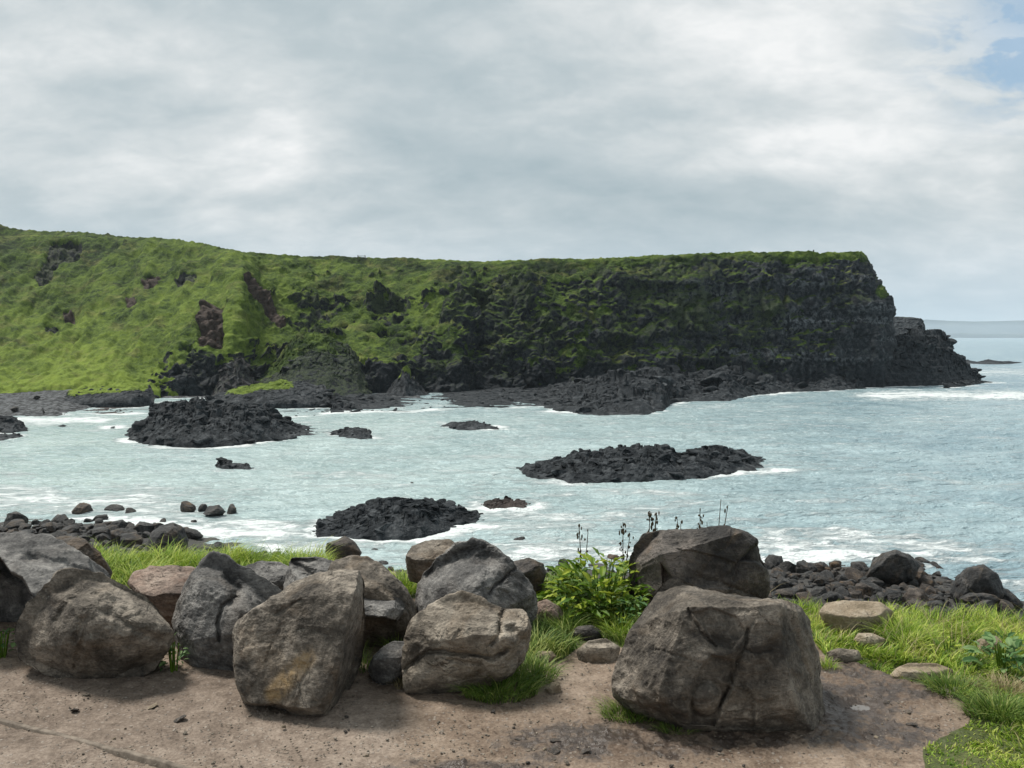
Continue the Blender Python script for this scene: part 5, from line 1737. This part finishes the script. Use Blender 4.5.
def tube(pts, r0, r1, sides=6):
    pts = np.array(pts, float)
    nP = len(pts)
    tn = np.gradient(pts, axis=0)
    tn /= np.linalg.norm(tn, axis=1)[:, None] + 1e-9
    a = np.cross(tn, np.array([0.3, 0.9, 0.1]))
    a /= np.linalg.norm(a, axis=1)[:, None] + 1e-9
    b_ = np.cross(tn, a)
    rad_ = np.linspace(r0, r1, nP)
    th_ = np.linspace(0, 2 * np.pi, sides, endpoint=False)
    v = pts[:, None, :] + rad_[:, None, None] * (np.cos(th_)[None, :, None] * a[:, None, :] + np.sin(th_)[None, :, None] * b_[:, None, :])
    f = []
    for i in range(nP - 1):
        for j in range(sides):
            f.append([i * sides + j, i * sides + (j + 1) % sides, (i + 1) * sides + (j + 1) % sides, (i + 1) * sides + j])
    return v.reshape(-1, 3), np.array(f)


def plant(name, px, py, rx, height, nleaf, lmin, lmax, label, pool, cat='plant', group=None, stems=True, z=None, more=0):
    c = on_z(float(px), float(py), GZ)
    if z is None:
        c[2] = float(ground_z(c[0], c[1])[0])
    else:
        c[2] = z
    e = empty(name, c)
    tag(e, label, cat, group)
    sx_ = c[1] / F
    for k in range(nleaf):
        a = random.uniform(0, 2 * math.pi)
        r = math.sqrt(random.random())
        hh = height * (1 - 0.55 * r * r) * random.uniform(0.25, 1.0)
        o = bpy.data.objects.new('leaf', random.choice(pool))
        COL.objects.link(o)
        o.parent = e
        o.location = (math.cos(a) * r * rx * sx_, math.sin(a) * r * rx * sx_ * 0.9, hh)
        s_ = random.uniform(lmin, lmax) * (1 - 0.40 * hh / height)
        o.scale = (s_ * random.uniform(0.8, 1.2), s_, s_)
        o.rotation_euler = (random.uniform(-0.1, 0.9) - 0.9 * r * 0.4, random.uniform(-0.5, 0.5), a - math.pi / 2 + random.uniform(-1.0, 1.0))
    if more:
        vs_, fs_, tn_, off = [], [], [], 0
        for k in range(more):
            me = random.choice(pool)
            nvv = len(me.vertices)
            co = np.empty(nvv * 3, np.float32)
            me.vertices.foreach_get('co', co)
            tv = np.empty(nvv, np.float32)
            me.attributes['tint'].data.foreach_get('value', tv)
            a = random.uniform(0, 2 * math.pi)
            r = math.sqrt(random.random()) * 1.05
            hh = height * (1 - 0.6 * r * r) * random.uniform(0.05, 0.95)
            s_ = random.uniform(lmin, lmax) * 0.85
            mtx = Matrix.Translation((math.cos(a) * r * rx * sx_, math.sin(a) * r * rx * sx_ * 0.9, hh)) @ Matrix.Rotation(a - math.pi / 2 + random.uniform(-1.2, 1.2), 4, 'Z') @ Matrix.Rotation(random.uniform(-0.4, 0.8), 4, 'X') @ Matrix.Scale(s_, 4)
            mm = np.array(mtx)
            vs_.append(co.reshape(-1, 3) @ mm[:3, :3].T + mm[:3, 3])
            fs_.append(grid_faces(9, 9) + off)
            tn_.append(np.clip(tv + random.uniform(-0.3, 0.1), 0, 1))
            off += nvv
        vv = np.concatenate(vs_)
        fo_ = obj('foliage', vv, np.concatenate(fs_), pool[0].materials[0], attrs=dict(tint=np.concatenate(tn_), along=np.zeros(len(vv))), parent=e)
        fo_['kind'] = 'stuff'
    if stems:
        allv, allf, off = [], [], 0
        for k in range(max(4, nleaf // 6)):
            a = random.uniform(0, 2 * math.pi)
            r = random.uniform(0.1, 0.8)
            tx_, ty_ = math.cos(a) * r * rx * sx_, math.sin(a) * r * rx * sx_
            v, f = tube([(tx_ * 0.4, ty_ * 0.4, -0.02), (tx_ * 0.7, ty_ * 0.7, height * 0.35), (tx_, ty_, height * 0.75)], 0.006, 0.003)
            allv.append(v)
            allf.append(f + off)
            off += len(v)
        v = np.concatenate(allv)
        st = obj('stems', v, np.concatenate(allf), M['leaf'], attrs=dict(tint=np.full(len(v), 0.4), along=np.zeros(len(v))), parent=e)
    return e


bigp = plant('broadleaf_plant', 600, 612, 50, 0.47, 96, 0.11, 0.20, 'leafy bright green dock plant growing left of the dark flat topped boulder', LEAF, more=330)
plant('broadleaf_plant', 174, 672, 11, 0.24, 50, 0.035, 0.075, 'small pale leafed plant in the gap right of the wide front left boulder', LEAFC)
plant('broadleaf_plant', 2, 656, 16, 0.20, 50, 0.035, 0.08, 'low green nettle like plant at the left edge under the far left boulder', LEAFC)
plant('broadleaf_plant', 1004, 672, 30, 0.24, 60, 0.08, 0.16, 'dark glossy leaved plant in the grass at the right edge', LEAFC)
plant('broadleaf_plant', 634, 626, 20, 0.24, 46, 0.05, 0.10, 'low weedy plant in the gap between the dock and the two right hand boulders', LEAFC, more=60)
plant('broadleaf_plant', 948, 655, 14, 0.13, 26, 0.05, 0.10, 'small weed in the grass above the mud corner, left of the glossy leaved plant', LEAF)
plant('broadleaf_plant', 905, 626, 16, 0.15, 28, 0.05, 0.10, 'low weed at the bank edge right of the flat tan stone', LEAF)
plant('broadleaf_plant', 790, 618, 14, 0.16, 28, 0.05, 0.10, 'low weed right of the dark flat topped boulder, left of the flat tan stone', LEAF)
plant('broadleaf_plant', 560, 600, 22, 0.30, 50, 0.06, 0.12, 'smaller leafy plant beside the dock, next to the grey dome boulder', LEAF, more=90)


def stalk(px, py_base, dist, tips, label, seed):
    """a dry seed stalk: stem > seed clusters"""
    rs = random.Random(seed)
    c = P(float(px), float(py_base), dist)
    e = empty('seed_stalk', c)
    tag(e, label, 'dry stalk', 'dry stalks behind the dark flat topped boulder')
    for (tx_, ty_, head) in tips:
        tpt = P(float(tx_), float(ty_), dist) - c
        mid = tpt * 0.55 + np.array([rs.uniform(-.02, .02), rs.uniform(-.03, .03), 0.02])
        v, f = tube([(0, 0, 0), mid * 0.6, mid, tpt], 0.006, 0.0028)
        st = obj('stem', v, f, M['stalk'], attrs=dict(tint=np.full(len(v), 0.4), along=np.zeros(len(v))), parent=e)
        if head:
            vs_, fs_, off = [], [], 0
            for k in range(int(head * 1.7)):
                t_ = rs.uniform(0.35, 1.0)
                cpt = tpt * t_ + np.array([rs.uniform(-1, 1), rs.uniform(-1, 1), rs.uniform(-1, 1)]) * 0.02
                n_, f_ = ico(2)
                cpt = cpt + np.array([rs.uniform(-1, 1), 0, rs.uniform(-1, 1)]) * 0.012
                d_ = np.array([rs.uniform(0.6, 1.2), rs.uniform(0.6, 1.2), rs.uniform(1.2, 2.6)]) * rs.uniform(0.005, 0.009)
                vs_.append(n_ * d_ + cpt)
                fs_.append(f_ + off)
                off += len(n_)
            vv = np.concatenate(vs_)
            obj('seed_head', vv, np.concatenate(fs_), M['stalk'], attrs=dict(tint=RNG.random(len(vv)), along=np.zeros(len(vv))), parent=e)


stalk(652, 580, 7.6, [(650, 511, 34), (656, 513, 22)], 'bushy brown seed stalk at the left end of the flat topped boulder', 1)
stalk(678, 580, 7.6, [(677, 517, 26), (681, 521, 10)], 'short dark seed stalk, second from the left on the flat topped boulder', 2)
stalk(703, 580, 7.6, [(700, 509, 14), (707, 522, 8)], 'thin curved stalk in the middle above the flat topped boulder', 3)
stalk(716, 580, 7.6, [(721, 499, 0), (728, 505, 4)], 'tall bare forked twig above the flat topped boulder', 4)
stalk(622, 600, 7.2, [(623, 522, 16), (630, 534, 8)], 'brown seed stalk rising from the dock plant, nearest the flat topped boulder', 5)
stalk(580, 600, 7.2, [(579, 525, 12), (588, 532, 6)], 'brown seed stalk at the left side of the dock plant', 6)

# fence frame and post on the cliff top
fl = P(361.5, 258.5, 201.0)
e = empty('fence_frame', fl)
tag(e, 'dark two post fence rail on the cliff top skyline', 'fence')


def box(name, c, d, mat, parent):
    bm = bmesh.new()
    bmesh.ops.create_cube(bm, size=1)
    for v in bm.verts:
        v.co = Vector((v.co.x * d[0], v.co.y * d[1], v.co.z * d[2])) + Vector(c)
    bmesh.ops.bevel(bm, geom=bm.edges[:], offset=min(d) * 0.15, segments=1, affect='EDGES')
    me = bpy.data.meshes.new(name)
    bm.to_mesh(me)
    bm.free()
    me.materials.append(mat)
    o = bpy.data.objects.new(name, me)
    COL.objects.link(o)
    o.parent = parent
    return o


box('post', (-0.80, 0, 0.1), (0.16, 0.16, 1.3), M['dark_timber'], e)
box('post', (0.80, 0, 0.05), (0.16, 0.16, 1.3), M['dark_timber'], e)
box('rail', (0, -0.12, 0.55), (1.75, 0.07, 0.09), M['dark_timber'], e)
pe = empty('marker_post', P(813.5, 254.0, 186.5))
tag(pe, 'lone dark post on the flat cliff top near its seaward end', 'post')
box('post', (0, 0, 0.2), (0.22, 0.22, 1.3), M['dark_timber'], pe)

# ------------------------------------------------------------------ haze
m = bpy.data.materials.new('haze_air')
m.use_nodes = True
t = NT(m.node_tree)
t.n.clear()
o_ = t.add('ShaderNodeOutputMaterial')
pv_ = t.add('ShaderNodeVolumePrincipled')
pv_.inputs['Color'].default_value = (0.80, 0.91, 1.0, 1)
pv_.inputs['Density'].default_value = 0.00008
pv_.inputs['Anisotropy'].default_value = 0.2
t.link(pv_.outputs[0], o_.inputs['Volume'])
hb = np.array([[x, y, z] for z in (-5, 160) for y in (-60, 14500) for x in (-15000, 15000)], float)
hf = np.array([[0, 2, 3, 1], [4, 5, 7, 6], [0, 1, 5, 4], [2, 6, 7, 3], [0, 4, 6, 2], [1, 3, 7, 5]])
hz = obj('haze', hb, hf, m, smooth=False)
tag(hz, 'pale sea haze over the bay', kind='stuff')
